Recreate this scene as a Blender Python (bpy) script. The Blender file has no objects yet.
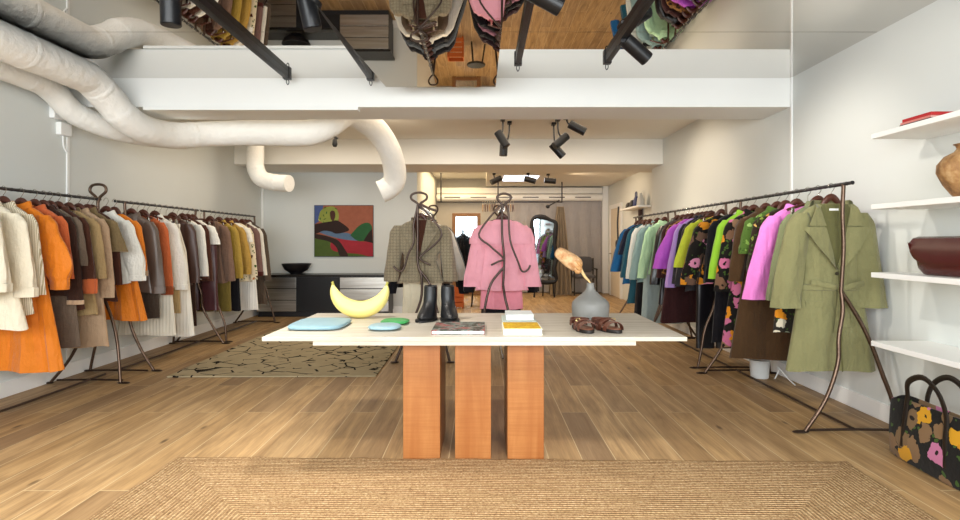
import bpy, math, random
import numpy as np
from mathutils import Vector, Matrix
random.seed(7)
C = bpy.context.scene.collection
PI = math.pi
F = 550.0; CZ = 1.3          # focal length in pixels, camera height

# ------------------------------------------------------------------ colours / materials
def lin(h):
    if isinstance(h, (tuple, list)): return (*h[:3], 1)
    h = h.lstrip('#'); out = []
    for i in (0, 2, 4):
        c = int(h[i:i+2], 16)/255
        out.append(c/12.92 if c <= .04045 else ((c+.055)/1.055)**2.4)
    return (*out, 1)
MATS = {}
class NT:
    """tiny node helper"""
    def __init__(s, name):
        s.m = bpy.data.materials.new(name); s.m.use_nodes = True
        s.t = s.m.node_tree; s.b = s.t.nodes['Principled BSDF']
    def n(s, typ, ins=None, **kw):
        nd = s.t.nodes.new(typ)
        for k, v in kw.items(): setattr(nd, k, v)
        for k, v in (ins or {}).items():
            if hasattr(v, 'is_output') : s.t.links.new(v, nd.inputs[k])
            else: nd.inputs[k].default_value = v
        return nd
    def l(s, a, b): s.t.links.new(a, b)
    def co(s, scale=(1, 1, 1), rot=(0, 0, 0), loc=(0, 0, 0)):
        tc = s.n('ShaderNodeTexCoord')
        mp = s.n('ShaderNodeMapping', {'Vector': tc.outputs['Object'], 'Scale': scale, 'Rotation': rot, 'Location': loc})
        return mp.outputs[0]
    def noise(s, vec, scale, detail=3, rough=.55, dist=0):
        return s.n('ShaderNodeTexNoise', {'Vector': vec, 'Scale': scale, 'Detail': detail, 'Roughness': rough, 'Distortion': dist})
    def ramp(s, fac, stops, interp='LINEAR'):
        r = s.n('ShaderNodeValToRGB', {'Fac': fac}); cr = r.color_ramp; cr.interpolation = interp
        while len(cr.elements) < len(stops): cr.elements.new(.5)
        for e, (p, c) in zip(cr.elements, stops):
            e.position = p; e.color = lin(c) if isinstance(c, str) else ((c, c, c, 1) if not isinstance(c, tuple) else c)
        return r.outputs[0]
    def mix(s, fac, a, b, mode='MIX'):
        m = s.n('ShaderNodeMix', data_type='RGBA', blend_type=mode)
        for k, v in ((0, fac), (6, a), (7, b)):
            if hasattr(v, 'is_output'): s.l(v, m.inputs[k])
            else: m.inputs[k].default_value = v
        return m.outputs[2]
    def math(s, op, a, b=0.0):
        m = s.n('ShaderNodeMath', operation=op)
        for k, v in ((0, a), (1, b)):
            if hasattr(v, 'is_output'): s.l(v, m.inputs[k])
            else: m.inputs[k].default_value = v
        return m.outputs[0]
    def bump(s, h, strength=.3, dist=.01):
        b = s.n('ShaderNodeBump', {'Height': h, 'Strength': strength, 'Distance': dist})
        s.l(b.outputs[0], s.b.inputs['Normal'])
    def col(s, v):
        if hasattr(v, 'is_output'): s.l(v, s.b.inputs['Base Color'])
        else: s.b.inputs['Base Color'].default_value = v
    def set(s, rough=.6, metal=0, spec=.4, sheen=0, coat=0):
        s.b.inputs['Roughness'].default_value = rough; s.b.inputs['Metallic'].default_value = metal
        s.b.inputs['Specular IOR Level'].default_value = spec
        s.b.inputs['Sheen Weight'].default_value = sheen; s.b.inputs['Coat Weight'].default_value = coat
        return s
def sc(c, k): return tuple(min(1, x*k) for x in c[:3]) + (1,)
def plain(h, rough=.6, metal=0, spec=.4, var=.06, nscale=8, bump=0, bscale=60, coat=0, name=None):
    key = ('p', h, rough, metal, spec, var, nscale, bump, bscale, coat)
    if key in MATS: return MATS[key]
    t = NT(name or 'surface_' + h.strip('#')).set(rough, metal, spec, 0, coat); c = lin(h); v = t.co()
    n = t.noise(v, nscale)
    t.col(t.mix(n.outputs[0], sc(c, 1-var), sc(c, 1+var)))
    if bump: t.bump(t.noise(v, bscale, 4).outputs[0], bump*(.6 if bump >= 1 else 1), .022 if bump >= 1 else .01)
    MATS[key] = t.m; return t.m
def cloth(h, rough=.9, spec=.2, sheen=.15, var=.12, weave=True):
    key = ('c', h, rough, spec)
    if key in MATS: return MATS[key]
    t = NT('cloth_' + h.strip('#')).set(rough, 0, spec, sheen); c = lin(h); v = t.co()
    n = t.noise(v, 7, 4); f = t.noise(v, 260, 2)
    a = t.mix(n.outputs[0], sc(c, 1-var), sc(c, 1+var))
    t.col(t.mix(.25, a, t.mix(f.outputs[0], sc(c, .7), sc(c, 1.25))))
    hh = t.math('ADD', t.math('MULTIPLY', t.noise(v, 22, 3).outputs[0], 1.0), t.math('MULTIPLY', f.outputs[0], .12))
    vf = t.co((1, .6, .22)); hh = t.math('ADD', hh, t.math('MULTIPLY', t.noise(vf, 17, 3, .5, .4).outputs[0], 2.2))
    t.bump(hh, .5, .02); MATS[key] = t.m; return t.m
def leather(h, rough=.38):
    key = ('l', h, rough)
    if key not in MATS:
        t = NT('leather_' + h.strip('#')).set(rough, 0, .5); c = lin(h); v = t.co()
        t.col(t.mix(t.noise(v, 9, 4).outputs[0], sc(c, .85), sc(c, 1.15)))
        t.bump(t.math('ADD', t.noise(t.co((1, .6, .3)), 14, 3, .5, .4).outputs[0], t.math('MULTIPLY', t.noise(v, 160, 2).outputs[0], .15)), .3, .008); MATS[key] = t.m
    return MATS[key]
def satin(h): return cloth(h, .6, .3, .2)
def stripe(a, b, freq=60, axis='X', duty=.5, rough=.85):
    t = NT('striped_cloth').set(rough, 0, .2, .1); v = t.co()
    w = t.n('ShaderNodeTexWave', {'Vector': v, 'Scale': freq, 'Distortion': .3}, bands_direction=axis)
    t.col(t.ramp(w.outputs[0], [(0, a), (duty, b)], 'CONSTANT')); t.bump(t.noise(v, 25).outputs[0], .3, .01); return t.m
def floral(base, pal, scale=7, size=.5, centre='#1a120c', rough=.85):
    t = NT('floral_print').set(rough, 0, .2, .1); v0 = t.co()
    nz = t.noise(v0, 14, 2)
    v = t.n('ShaderNodeVectorMath', {0: v0, 1: t.n('ShaderNodeVectorMath', {0: nz.outputs[1], 'Scale': .085}, operation='SCALE').outputs[0]}, operation='ADD').outputs[0]
    vo = t.n('ShaderNodeTexVoronoi', {'Vector': v, 'Scale': scale})
    hue = t.n('ShaderNodeSeparateColor', {0: vo.outputs['Color']}).outputs[0]
    k = len(pal); cr = t.ramp(hue, [(i/k, p) for i, p in enumerate(pal)], 'CONSTANT')
    d = t.math('ADD', vo.outputs['Distance'], t.math('MULTIPLY', t.noise(v, 30, 2).outputs[0], .25))
    m = t.math('LESS_THAN', d, size); mc = t.math('LESS_THAN', d, size*.42)
    vg = t.n('ShaderNodeTexVoronoi', {'Vector': v, 'Scale': scale*2.3})
    g = t.math('LESS_THAN', vg.outputs['Distance'], .26)
    c = t.mix(g, lin(base), lin('#3f5a22')); c = t.mix(m, c, cr); c = t.mix(mc, c, lin(centre)); t.col(c)
    t.bump(t.noise(v0, 25).outputs[0], .3, .01); return t.m
def tweed(h1, h2, h3):
    t = NT('checked_tweed').set(.95, 0, .15, .3); v = t.co(); c = lin(h1)
    w1 = t.n('ShaderNodeTexWave', {'Vector': v, 'Scale': 9, 'Distortion': .2}, bands_direction='X').outputs[0]
    w2 = t.n('ShaderNodeTexWave', {'Vector': v, 'Scale': 9, 'Distortion': .2}, bands_direction='Z').outputs[0]
    a = t.mix(t.ramp(w1, [(.55, 0.), (.85, .6)]), lin(h1), lin(h2)); a = t.mix(t.ramp(w2, [(.6, 0.), (.9, .6)]), a, lin(h2))
    a = t.mix(t.ramp(t.noise(v, 230, 2).outputs[0], [(.4, 0.), (.65, .7)]), a, lin(h3)); t.col(a)
    t.bump(t.noise(v, 120, 3).outputs[0], .4, .006); return t.m
def leopard(a, b, dark):
    t = NT('leopard_print').set(.8, 0, .2, .1); v = t.co()
    vo = t.n('ShaderNodeTexVoronoi', {'Vector': v, 'Scale': 26}); d = vo.outputs['Distance']
    c = t.ramp(d, [(0, b), (.22, dark), (.42, a)], 'CONSTANT'); t.col(c); return t.m
def pleats(h):
    t = NT('pleated_cloth').set(.9, 0, .2, .1); c = lin(h); v = t.co()
    w = t.n('ShaderNodeTexWave', {'Vector': v, 'Scale': 9, 'Distortion': .6}, bands_direction='X').outputs[0]
    t.col(t.mix(t.noise(v, 6).outputs[0], sc(c, .9), sc(c, 1.05))); t.bump(w, .5, .007); return t.m
def wood(h1, h2, scale=(14, 1.2, 14), rough=.5, coat=0):
    t = NT('wood_' + h1.strip('#')).set(rough, 0, .4, 0, coat); v = t.co(scale)
    n = t.noise(v, 1.6, 6, .6, .6)
    t.col(t.ramp(n.outputs[0], [(.3, h1), (.7, h2)])); t.bump(n.outputs[0], .15, .004); return t.m
def emit(h, s):
    t = NT('lamp_glow'); t.b.inputs['Emission Color'].default_value = lin(h); t.b.inputs['Emission Strength'].default_value = s
    t.col(lin(h)); return t.m

# ------------------------------------------------------------------ mesh builder
def cr_spline(pts, k=6):
    p = [np.array(q, float) for q in pts]
    if len(p) < 3: return p
    out = []
    for i in range(len(p)-1):
        p0, p1, p2, p3 = p[max(i-1, 0)], p[i], p[i+1], p[min(i+2, len(p)-1)]
        for j in range(k):
            t = j/k
            out.append(.5*((2*p1)+(-p0+p2)*t+(2*p0-5*p1+4*p2-p3)*t*t+(-p0+3*p1-3*p2+p3)*t**3))
    out.append(p[-1]); return out
class MB:
    def __init__(s): s.v = []; s.f = []; s.mi = []
    def add(s, vs, fs, mi=0):
        b = len(s.v); s.v += [tuple(map(float, x)) for x in vs]; s.f += [tuple(i+b for i in f) for f in fs]; s.mi += [mi]*len(fs); return s
    def box(s, x0, x1, y0, y1, z0, z1, mi=0, rz=0, c=None):
        vs = [(x, y, z) for z in (z0, z1) for y in (y0, y1) for x in (x0, x1)]
        if rz:
            cx, cy = c or ((x0+x1)/2, (y0+y1)/2); ca, sa = math.cos(rz), math.sin(rz)
            vs = [(cx+(x-cx)*ca-(y-cy)*sa, cy+(x-cx)*sa+(y-cy)*ca, z) for x, y, z in vs]
        return s.add(vs, [(0, 2, 3, 1), (4, 5, 7, 6), (0, 1, 5, 4), (2, 6, 7, 3), (0, 4, 6, 2), (1, 3, 7, 5)], mi)
    def loft(s, rings, cap0=True, cap1=True, mi=0, closed=False):
        n = len(rings[0]); vs = [p for r in rings for p in r]; fs = []
        m = len(rings)
        for i in range(m if closed else m-1):
            for j in range(n):
                a, b = i*n+j, i*n+(j+1) % n; i2 = (i+1) % m
                fs.append((a, b, i2*n+(j+1) % n, i2*n+j))
        if cap0 and not closed: fs.append(tuple(reversed(range(n))))
        if cap1 and not closed: fs.append(tuple(range((m-1)*n, m*n)))
        return s.add(vs, fs, mi)
    def tube(s, pts, r, n=10, k=6, mi=0, flat=None, cap=True, smooth=True, closed=False):
        """round tube through pts; r a number or list per control point; flat=(sx, sy) scales the section"""
        rr = [r]*len(pts) if not isinstance(r, (list, tuple)) else list(r)
        q = [np.append(np.array(p, float), a) for p, a in zip(pts, rr)]
        if closed: q.append(q[0])
        P = cr_spline(q, k) if smooth else q
        if closed: P = P[:-1]
        m = len(P); X = [p[:3] for p in P]; up = None; rings = []
        for i in range(m):
            a = X[(i+1) % m] if closed else X[min(i+1, m-1)]; b = X[i-1] if (i or closed) else X[0]
            t = a-b; L = np.linalg.norm(t); t = t/L if L > 1e-9 else np.array((0, 0, 1.))
            if up is None:
                up = np.array((0, 0, 1.)) if abs(t[2]) < .9 else np.array((0, 1., 0))
            u = up-t*np.dot(up, t); u /= np.linalg.norm(u); up = u; w = np.cross(t, u)
            fx, fy = flat or (1, 1); rad = max(P[i][3], 1e-5)
            rings.append([X[i]+rad*(fx*math.cos(2*PI*j/n)*w+fy*math.sin(2*PI*j/n)*u) for j in range(n)])
        return s.loft(rings, cap, cap, mi, closed)
    def lathe(s, prof, n=32, c=(0, 0, 0), sx=1, sy=1, mi=0, cap0=True, cap1=True):
        return s.loft([[(c[0]+r*sx*math.cos(2*PI*j/n), c[1]+r*sy*math.sin(2*PI*j/n), c[2]+z) for j in range(n)] for r, z in prof], cap0, cap1, mi)
    def prism(s, poly, fn, d0, d1, mi=0):
        """poly 2-D, fn(u, v, d) -> xyz"""
        n = len(poly); vs = [fn(u, v, d0) for u, v in poly]+[fn(u, v, d1) for u, v in poly]
        fs = [tuple(range(n))[::-1], tuple(range(n, 2*n))]+[(i, (i+1) % n, n+(i+1) % n, n+i) for i in range(n)]
        return s.add(vs, fs, mi)
    def blob(s, c, r, n=20, m=12, e=1.0, mi=0, fn=None):
        """superellipsoid, exponent e<1 boxier"""
        pw = lambda x: math.copysign(abs(x)**e, x)
        rings = []
        for i in range(m+1):
            a = -PI/2+PI*i/m
            a = max(min(a, PI/2-.02), -PI/2+.02)
            rings.append([(c[0]+r[0]*pw(math.cos(a))*pw(math.cos(2*PI*j/n)), c[1]+r[1]*pw(math.cos(a))*pw(math.sin(2*PI*j/n)), c[2]+r[2]*pw(math.sin(a))) for j in range(n)])
        if fn: rings = [[fn(*p) for p in q] for q in rings]
        return s.loft(rings, True, True, mi)
    def cyl(s, a, b, r0, r1=None, n=20, mi=0):
        return s.tube([a, b], [r0, r0 if r1 is None else r1], n, mi=mi, smooth=False)
    def build(s, name, mat, parent=None, smooth=True, bevel=0, sub=0, auto=40):
        me = bpy.data.meshes.new(name); me.from_pydata(s.v, [], s.f)
        for m in (mat if isinstance(mat, list) else [mat]): me.materials.append(m)
        me.polygons.foreach_set('material_index', s.mi)
        me.validate(); 
        import bmesh
        bm = bmesh.new(); bm.from_mesh(me); bmesh.ops.recalc_face_normals(bm, faces=bm.faces)
        if smooth:
            for f in bm.faces: f.smooth = True
            for e in bm.edges:
                if len(e.link_faces) == 2 and e.calc_face_angle(0) > math.radians(auto): e.smooth = False
        bm.to_mesh(me); bm.free()
        o = bpy.data.objects.new(name, me); C.objects.link(o)
        if parent: o.parent = parent
        if bevel:
            b = o.modifiers.new('bevel', 'BEVEL'); b.width = bevel; b.segments = 2; b.limit_method = 'ANGLE'
        if sub:
            b = o.modifiers.new('sub', 'SUBSURF'); b.levels = sub; b.render_levels = sub
        return o
def tag(o, label, cat, group=None):
    o['label'] = label; o['category'] = cat
    if group: o['group'] = group
    return o
def thing(name, label, cat, loc=(0, 0, 0), rz=0, group=None):
    o = bpy.data.objects.new(name, None); C.objects.link(o); o.location = loc; o.rotation_euler = (0, 0, rz)
    o.empty_display_size = .05
    return tag(o, label, cat, group)
def struct(o): o['kind'] = 'structure'; return o
def copy_tree(o, loc, rz, label, parent=None):
    r = o.copy(); C.objects.link(r)
    if parent is None: r.location = loc; r.rotation_euler = (0, 0, rz); r['label'] = label
    else: r.parent = parent
    for ch in o.children: copy_tree(ch, None, 0, None, r)
    return r

# ------------------------------------------------------------------ shared materials
black = plain('#17161a', .42, 0, .5, .1); blackmetal = plain('#1c1916', .4, .6, .5, .15)
bronze = plain('#5a483c', .34, .85, .5, .3, 12, .25, 40); darkbronze = plain('#4a3d37', .34, .8, .5, .3, 12, .2, 40)
chrome = plain('#c9c6c0', .2, 1, .5, .05)
wall_m = plain('#dcdfdc', .85, 0, .2, .02, 1.5, .06, 300); ceil_m = plain('#efece4', .85, 0, .2, .015, 1.5)
beam_m = plain('#f2f2ee', .7, 0, .25, .01, 2); white = plain('#f4f4f2', .5, 0, .4, .01, 3)
ductm = plain('#f6f4ee', .7, 0, .3, .03, 6, 1.0, 13)
hangwood = wood('#3c1d14', '#5e3122', (6, 60, 60), .35)
hangpale = wood('#8a6a4a', '#a88660', (6, 60, 60), .45)

# ------------------------------------------------------------------ room shell
XL, XR, H = -4.0, 2.92, 1.55
ZM = CZ+H                    # mirrored ceiling
def floor_mat():
    t = NT('oak_planks').set(.5, 0, .35); tc = t.n('ShaderNodeTexCoord')
    v = t.n('ShaderNodeMapping', {'Vector': tc.outputs['Object'], 'Rotation': (0, 0, PI/2)}).outputs[0]
    br = t.n('ShaderNodeTexBrick', {'Vector': v, 'Scale': 1, 'Brick Width': 2.1, 'Row Height': .2, 'Mortar Size': .0032, 'Mortar Smooth': .2, 'Bias': 0,
             'Color1': (0, 0, 0, 1), 'Color2': (1, 1, 1, 1), 'Mortar': (.5, .5, .5, 1)}, offset=.37, offset_frequency=2)
    tone = t.n('ShaderNodeSeparateColor', {0: br.outputs[0]}).outputs[0]
    off = t.n('ShaderNodeCombineXYZ', {0: t.math('MULTIPLY', tone, 7.), 1: t.math('MULTIPLY', tone, 13.)}).outputs[0]
    vv = t.n('ShaderNodeVectorMath', {0: tc.outputs['Object'], 1: off}, operation='ADD').outputs[0]
    st = t.n('ShaderNodeMapping', {'Vector': vv, 'Scale': (9, .9, 1)}).outputs[0]
    g = t.noise(st, 1.6, 6, .62, .5).outputs[0]
    fine = t.noise(t.n('ShaderNodeMapping', {'Vector': vv, 'Scale': (90, 3, 1)}).outputs[0], 1, 3).outputs[0]
    c = t.ramp(tone, [(0, '#957a5c'), (.35, '#ba9768'), (.7, '#c4a274'), (1, '#a88a66')])
    c = t.mix(t.ramp(g, [(.3, .75), (.62, 0.)]), c, lin('#755838')); c = t.mix(t.math('MULTIPLY', t.ramp(g, [(.55, 0.), (.8, 1.)]), .5), c, lin('#bfa078'))
    c = t.mix(t.math('MULTIPLY', t.ramp(fine, [(.35, 1.), (.6, 0.)]), .25), c, lin('#6d5136'))
    kn = t.n('ShaderNodeTexVoronoi', {'Vector': t.n('ShaderNodeMapping', {'Vector': vv, 'Scale': (4.2, 1.5, 1)}).outputs[0], 'Scale': 1})
    c = t.mix(t.math('MULTIPLY', t.ramp(kn.outputs['Distance'], [(.03, 1.), (.09, 0.)]), .8), c, lin('#3b2717'))
    c = t.mix(t.math('MULTIPLY', br.outputs['Fac'], .8), c, lin('#d0bb95')); t.col(c)
    t.bump(t.math('SUBTRACT', t.math('MULTIPLY', fine, .3), br.outputs['Fac']), .2, .003)
    return t.m
struct(MB().box(XL-.2, 3.5, -1.6, 14.5, -.1, 0).build('floor', floor_mat()))
struct(MB().box(XL-.15, XL, -1.6, 10.1, 0, 3.05).build('wall_left', wall_m))
m = MB().box(XR, XR+.5, -1.6, 9.46, 0, 3.05); struct(m.build('wall_right', wall_m))
struct(MB().box(3.2, 3.42, 9.46, 14.3, 0, 3.05).build('wall_right_rear', wall_m))
struct(MB().box(XL, -1.18, 10.0, 10.16, 0, 3.05).build('wall_back', wall_m))
struct(MB().box(-1.34, -1.18, 10.16, 14.3, 0, 3.05).build('wall_passage', wall_m))
struct(MB().box(-1.34, 3.42, 14.2, 14.35, 0, 3.05).build('wall_rear', plain('#b9b4ad', .85)))
def mirror_mat():
    t = NT('ceiling_mirror_glass').set(.015, 1, .5); t.col((.70, .675, .64, 1)); return t.m
mir = mirror_mat(); seam = plain('#6f6a60', .5)
m = MB()                                      # mirrored ceiling in two sheets with a hairline seam
YB = 5.2; YS = F*H/(242-32)
m.box(XL, XR, -1.6, YS-.003, ZM, ZM+.03); m.box(XL, XR, YS+.003, YB, ZM, ZM+.03); m.box(XL, XR, YS-.003, YS+.003, ZM+.002, ZM+.03, 1)
struct(m.build('ceiling', [mir, seam], smooth=False))
struct(MB().box(XL, XR, 5.73, 9.0, 2.96, 3.05).build('ceiling_middle', ceil_m))
struct(MB().box(.1, 3.42, 9.9, 14.3, 2.72, 3.05).build('ceiling_rear', ceil_m))
struct(MB().box(-1.34, .1, 9.9, 14.3, 2.93, 3.05).build('ceiling_alcove', ceil_m))
zb1 = CZ+135*YB/F
m = MB().box(XL, XR, YB, 5.73, zb1, 3.05); struct(m.build('beam', beam_m, bevel=.004))
struct(MB().box(-3.2, -1.17, YB-.012, YB+.09, zb1-.03, zb1).build('trim_2', beam_m, bevel=.003))
struct(MB().box(XL, XR+.28, 8.88, 9.92, 2.555, 3.05).build('beam_rear', ceil_m, bevel=.004))
struct(MB().box(XR-.012, XR, YB-.03, YB-.005, zb1-.95, ZM).build('trim_1', white))
struct(MB().box(XL, XL+.012, 5.29, 5.32, 0, 2.35).build('trim_3', white))
struct(MB().box(XL, XL+.03, 9.97, 10, 0, 2.55).build('trim_4', white))
for nm, x0, x1, y0, y1 in (('baseboard_left', XL, XL+.014, -1.6, 10), ('baseboard_right', XR-.014, XR, -1.6, 9.46), ('baseboard_back', XL, -1.18, 9.986, 10.0)):
    struct(MB().box(x0, x1, y0, y1, 0, .13).build(nm, white, bevel=.003))
# shop front behind the camera: posts, sill and glazing that lets the daylight in
struct(MB().box(XL-.15, XR+.15, -1.7, -1.6, 0, .25).box(XL-.15, XR+.15, -1.7, -1.6, 2.75, 3.05).box(XL-.15, XL+.1, -1.7, -1.6, .25, 2.75).box(XR-.1, XR+.15, -1.7, -1.6, .25, 2.75).build('wall_front', wall_m))
def pane_mat():
    t = NT('window_glass'); tr = t.n('ShaderNodeBsdfTransparent'); gl = t.n('ShaderNodeBsdfGlossy', {'Roughness': .02})
    mx = t.n('ShaderNodeMixShader', {0: .06, 1: tr.outputs[0], 2: gl.outputs[0]}); t.l(mx.outputs[0], t.t.nodes['Material Output'].inputs[0]); return t.m
m = MB()
for x in (XL+.1, -1.7, .6, XR-.13): m.box(x, x+.05, -1.68, -1.62, .25, 2.75)
m.box(XL+.1, XR-.1, -1.655, -1.645, .25, 2.75, 1); struct(m.build('window_1', [black, pane_mat()]))

# lower mirrored panel hung under the mirror ceiling
zp = CZ+1.364
p = thing('ceiling_panel', 'dropped mirror panel hung below the mirrored ceiling, reflecting hanging jackets', 'mirror', (0, 0, 0))
q = [(-.845, 4.84), (.119, 4.84), (.135, 2.4), (-1.0, 2.4)]
MB().prism(q, lambda u, v, d: (u, v, d), zp, zp+.02).build('mirror_sheet', mir, p, smooth=False)
MB().prism([(-.83, 4.82), (.1, 4.82), (.115, 2.42), (-.98, 2.42)], lambda u, v, d: (u, v, d), zp+.02, ZM-.002).build('panel_box', white, p, smooth=False)

# ------------------------------------------------------------------ ducts
def duct(pts, r, name, label, collars=()):
    t = thing(name, label, 'duct', (0, 0, 0))
    m = MB(); m.tube(pts, r, 24, 8); m.build('duct_run', ductm, t)
    P = cr_spline(pts, 8)
    for i in collars:
        a, b = P[i-1], P[i+1]; d = (b-a)/np.linalg.norm(b-a); R = r if not isinstance(r, list) else r[0]
        mm = MB(); mm.tube([P[i]-d*.03, P[i]-d*.02, P[i]+d*.02, P[i]+d*.03], [R*.99, R*1.018, R*1.018, R*.99], 24, 1, smooth=False); mm.build('joint_collar', ductm, t)
    return t
duct([(-3.36, 2.0, ZM-.145), (-3.36, 3.4, ZM-.145), (-3.36, 4.5, ZM-.147), (-3.36, 4.73, ZM-.165), (-3.345, 4.93, 2.58), (-3.32, 5.08, 2.47), (-3.27, 5.32, 2.395), (-3.18, 5.68, 2.40), (-2.95, 5.98, 2.475), (-2.55, 6.1, 2.51), (-2.1, 6.12, 2.51), (-1.9, 6.16, 2.53), (-1.73, 6.26, 2.64), (-1.6, 6.42, 2.785), (-1.48, 6.65, 2.80), (-1.33, 7.0, 2.71), (-1.23, 7.3, 2.52), (-1.2, 7.56, 2.3), (-1.23, 7.68, 2.14), (-1.32, 7.70, 2.05), (-1.42, 7.69, 2.0)], [.135]*9+[.14, .144, .144, .144, .145, .15, .15, .15, .155, .155, .155, .155, .155],
     'air_duct', 'thick white wrapped air duct running under the beam and bending down by the painting', (12, 27, 38, 60, 128, 142))
duct([(-3.79, 2.0, 2.68), (-3.79, 3.6, 2.68), (-3.79, 4.6, 2.68), (-3.80, 4.88, 2.63), (-3.78, 5.10, 2.50), (-3.66, 5.40, 2.42), (-3.56, 5.7, 2.41), (-3.45, 6.0, 2.43), (-3.36, 6.2, 2.45)], .105, 'air_duct', 'thinner white air duct running along the wall below the thick duct', (16, 33))
duct([(-3.42, 8.3, 2.95), (-3.42, 8.3, 2.6), (-3.41, 8.3, 2.4), (-3.33, 8.3, 2.26), (-3.15, 8.27, 2.2), (-2.95, 8.24, 2.18), (-2.88, 8.22, 2.175)], .125, 'air_duct', 'short white air duct dropping from the ceiling and elbowing beside the painting wall corner', (16, 34))
t = thing('junction_box', 'pair of white electrical junction boxes on the wall beneath the thin duct', 'junction box', (XL, 5.17, 2.31))
for z, y in ((.2, -.02), (.06, .06)):
    MB().box(0, .05, y-.07, y+.07, z-.06, z+.06).build('box_cover', white, t, bevel=.006)
MB().tube([(.015, .06, 0), (.015, .07, -.1), (.015, .12, -.16)], .008, 6).build('conduit', white, t)

# ------------------------------------------------------------------ spotlights and tracks
def track(x, y0, y1, z, label):
    t = thing('light_track', label, 'track', (x, y1, z))
    MB().box(-.024, .024, y0-y1, 0, -.05, 0).box(-.008, .008, y0-y1, 0, -.0525, -.05).build('track_bar', black, t, bevel=.003, smooth=False)
    MB().box(-.032, .032, -.05, .012, -.056, 0).build('end_cap', black, t, bevel=.003)
    MB().tube([(0, -.01, -.04), (.012, -.005, -.075), (0, .0, -.1), (-.012, -.005, -.075), (0, -.01, -.045)], .004, 6).build('end_loop', black, t)
track(-1.79, 1.6, 5.07, ZM, 'black ceiling track ending at the beam above the tan clothes rails')
track(-1.03, 1.6, 5.10, ZM, 'black ceiling track beside the dropped mirror panel above the banana')
track(.305, 1.6, 4.67, ZM, 'black ceiling track above the pink jacket')
track(1.05, 1.6, 4.63, ZM, 'black ceiling track above the grey bottle vase')
glow = emit('#fff1d8', 6)
def spot(mount, head, aim, label, r=.055, L=.23, power=60, group=None, col=(1, .93, .83)):
    """mount point on ceiling/track, head centre, aim direction"""
    t = thing('spotlight', label, 'spotlight', mount, 0, group); M = np.array(mount); h = np.array(head)-M; d = np.array(aim, float); d /= np.linalg.norm(d)
    MB().box(-.03, .03, -.06, .06, -.03, 0).build('mount_plate', black, t, bevel=.004)
    MB().tube([(0, 0, -.02), (h[0]*.2, h[1]*.2, h[2]*.6), h-d*L*.15], .012, 8).build('arm', black, t)
    a, b = h-d*L/2, h+d*L/2
    MB().tube([a, a+d*.006, b-d*.004, b, b-d*.012], [r*.9, r, r, r*.93, r*.85], 24, smooth=False).build('lamp_body', plain('#131418', .38, .2, .5, .1), t)
    MB().tube([b-d*.014, b-d*.010], [r*.78, r*.78], 20, smooth=False).build('lens', glow, t)
    if power:
        ld = bpy.data.lights.new('spot_lamp', 'SPOT'); ld.energy = power; ld.color = col; ld.spot_size = math.radians(80); ld.spot_blend = .8; ld.shadow_soft_size = .06
        lo = bpy.data.objects.new('spot_lamp', ld); C.objects.link(lo); lo.parent = t; lo.location = b+d*.02
        lo.rotation_euler = Vector(d).to_track_quat('-Z', 'Y').to_euler()
spot((-1.79, 3.14, ZM-.0535), (-1.79, 3.16, 2.66), (0, .05, -1), 'black cylinder spotlight hanging upright from the track closest to the ducts', power=120)
spot((-1.03, 3.35, ZM-.0535), (-1.04, 3.3, 2.69), (.2, .1, -1), 'bluish black tilted cylinder spotlight beside the dropped mirror panel', power=110)
spot((.305, 3.25, ZM-.0535), (.36, 3.2, 2.72), (1, .2, -.45), 'black cylinder spotlight aimed sideways above the pink jacket', power=80)
spot((1.05, 4.1, ZM-.0535), (1.15, 4.1, 2.735), (1, .25, -.75), 'black cylinder spotlight at the end of the track above the vase', power=60)
for k, (x, y, lb) in enumerate(((-1.79, 1.9, 'added black spotlight on the duct side track, aimed down over the jute rug'), (-1.03, 1.75, 'added black spotlight on the track by the dropped panel, aimed down over the jute rug'), (.305, 1.9, 'added black spotlight on the middle track, aimed down over the jute rug'), (1.05, 1.75, 'added black spotlight on the shelf side track, aimed down over the jute rug'))):
    spot((x, y, ZM-.0535), (x+.03, y+.01, 2.64), (.05, .12, -1), lb, power=120, col=(1, .94, .84))  # unseen track lamps added out of frame to brighten the jute rug
for x, y, hd, a, lb in ((.28, 7.4, (.27, 7.38, 2.68), (.35, -.1, -.6), 'upper spotlight of the crossed pair above the pink jacket'), (.38, 7.6, (.30, 7.6, 2.61), (-.05, 0, -1), 'lower spotlight of the crossed pair above the pink jacket'),
                       (1.12, 7.3, (1.26, 7.28, 2.81), (1, -.1, -.55), 'topmost black spotlight in the trio behind the front beam'), (1.02, 7.4, (1.06, 7.4, 2.66), (-.8, -.2, -.7), 'middle black spotlight in the trio behind the front beam'), (1.0, 7.68, (1.05, 7.66, 2.58), (.7, .1, -.75), 'lowest black spotlight in the trio behind the front beam')):
    spot((x, y, 2.96), hd, a, lb, .056, .24, 40, None, (1, .8, .58))
t = thing('light_track', 'short black track with tiny lamp between the ducts', 'track', (-2.0, 7.4, 2.72))
MB().tube([(-.14, 0, .1), (.06, 0, -.03)], .014, 8, smooth=False).build('track_bar', black, t); MB().tube([(-.14, 0, .1), (-.14, 0, .24)], .008, 8, smooth=False).build('drop_rod', black, t)
MB().lathe([(.012, 0), (.03, -.03), (.036, -.09), (.02, -.12)], 14, (.02, 0, -.02)).build('lamp_head', black, t)
for i, (px, D, a, lb) in enumerate(((494, 11.4, (-1, -.3, -.5), 'tiny black spotlight on the rear ceiling near the black rail'), (528, 11.35, (1, -.2, -.3), 'tiny black spotlight under the pale skylight panel'), (548, 11.5, (1, 0, -.1), 'tiny black spotlight on the rear ceiling beyond the skylight'))):
    x = (px-482)*D/F; zc = 2.93 if x < .1 else 2.72
    spot((x, D, zc), (x+.04, D-.02, zc-.14), a, lb, .06, .24, 26, None, (1, .76, .5))
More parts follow.
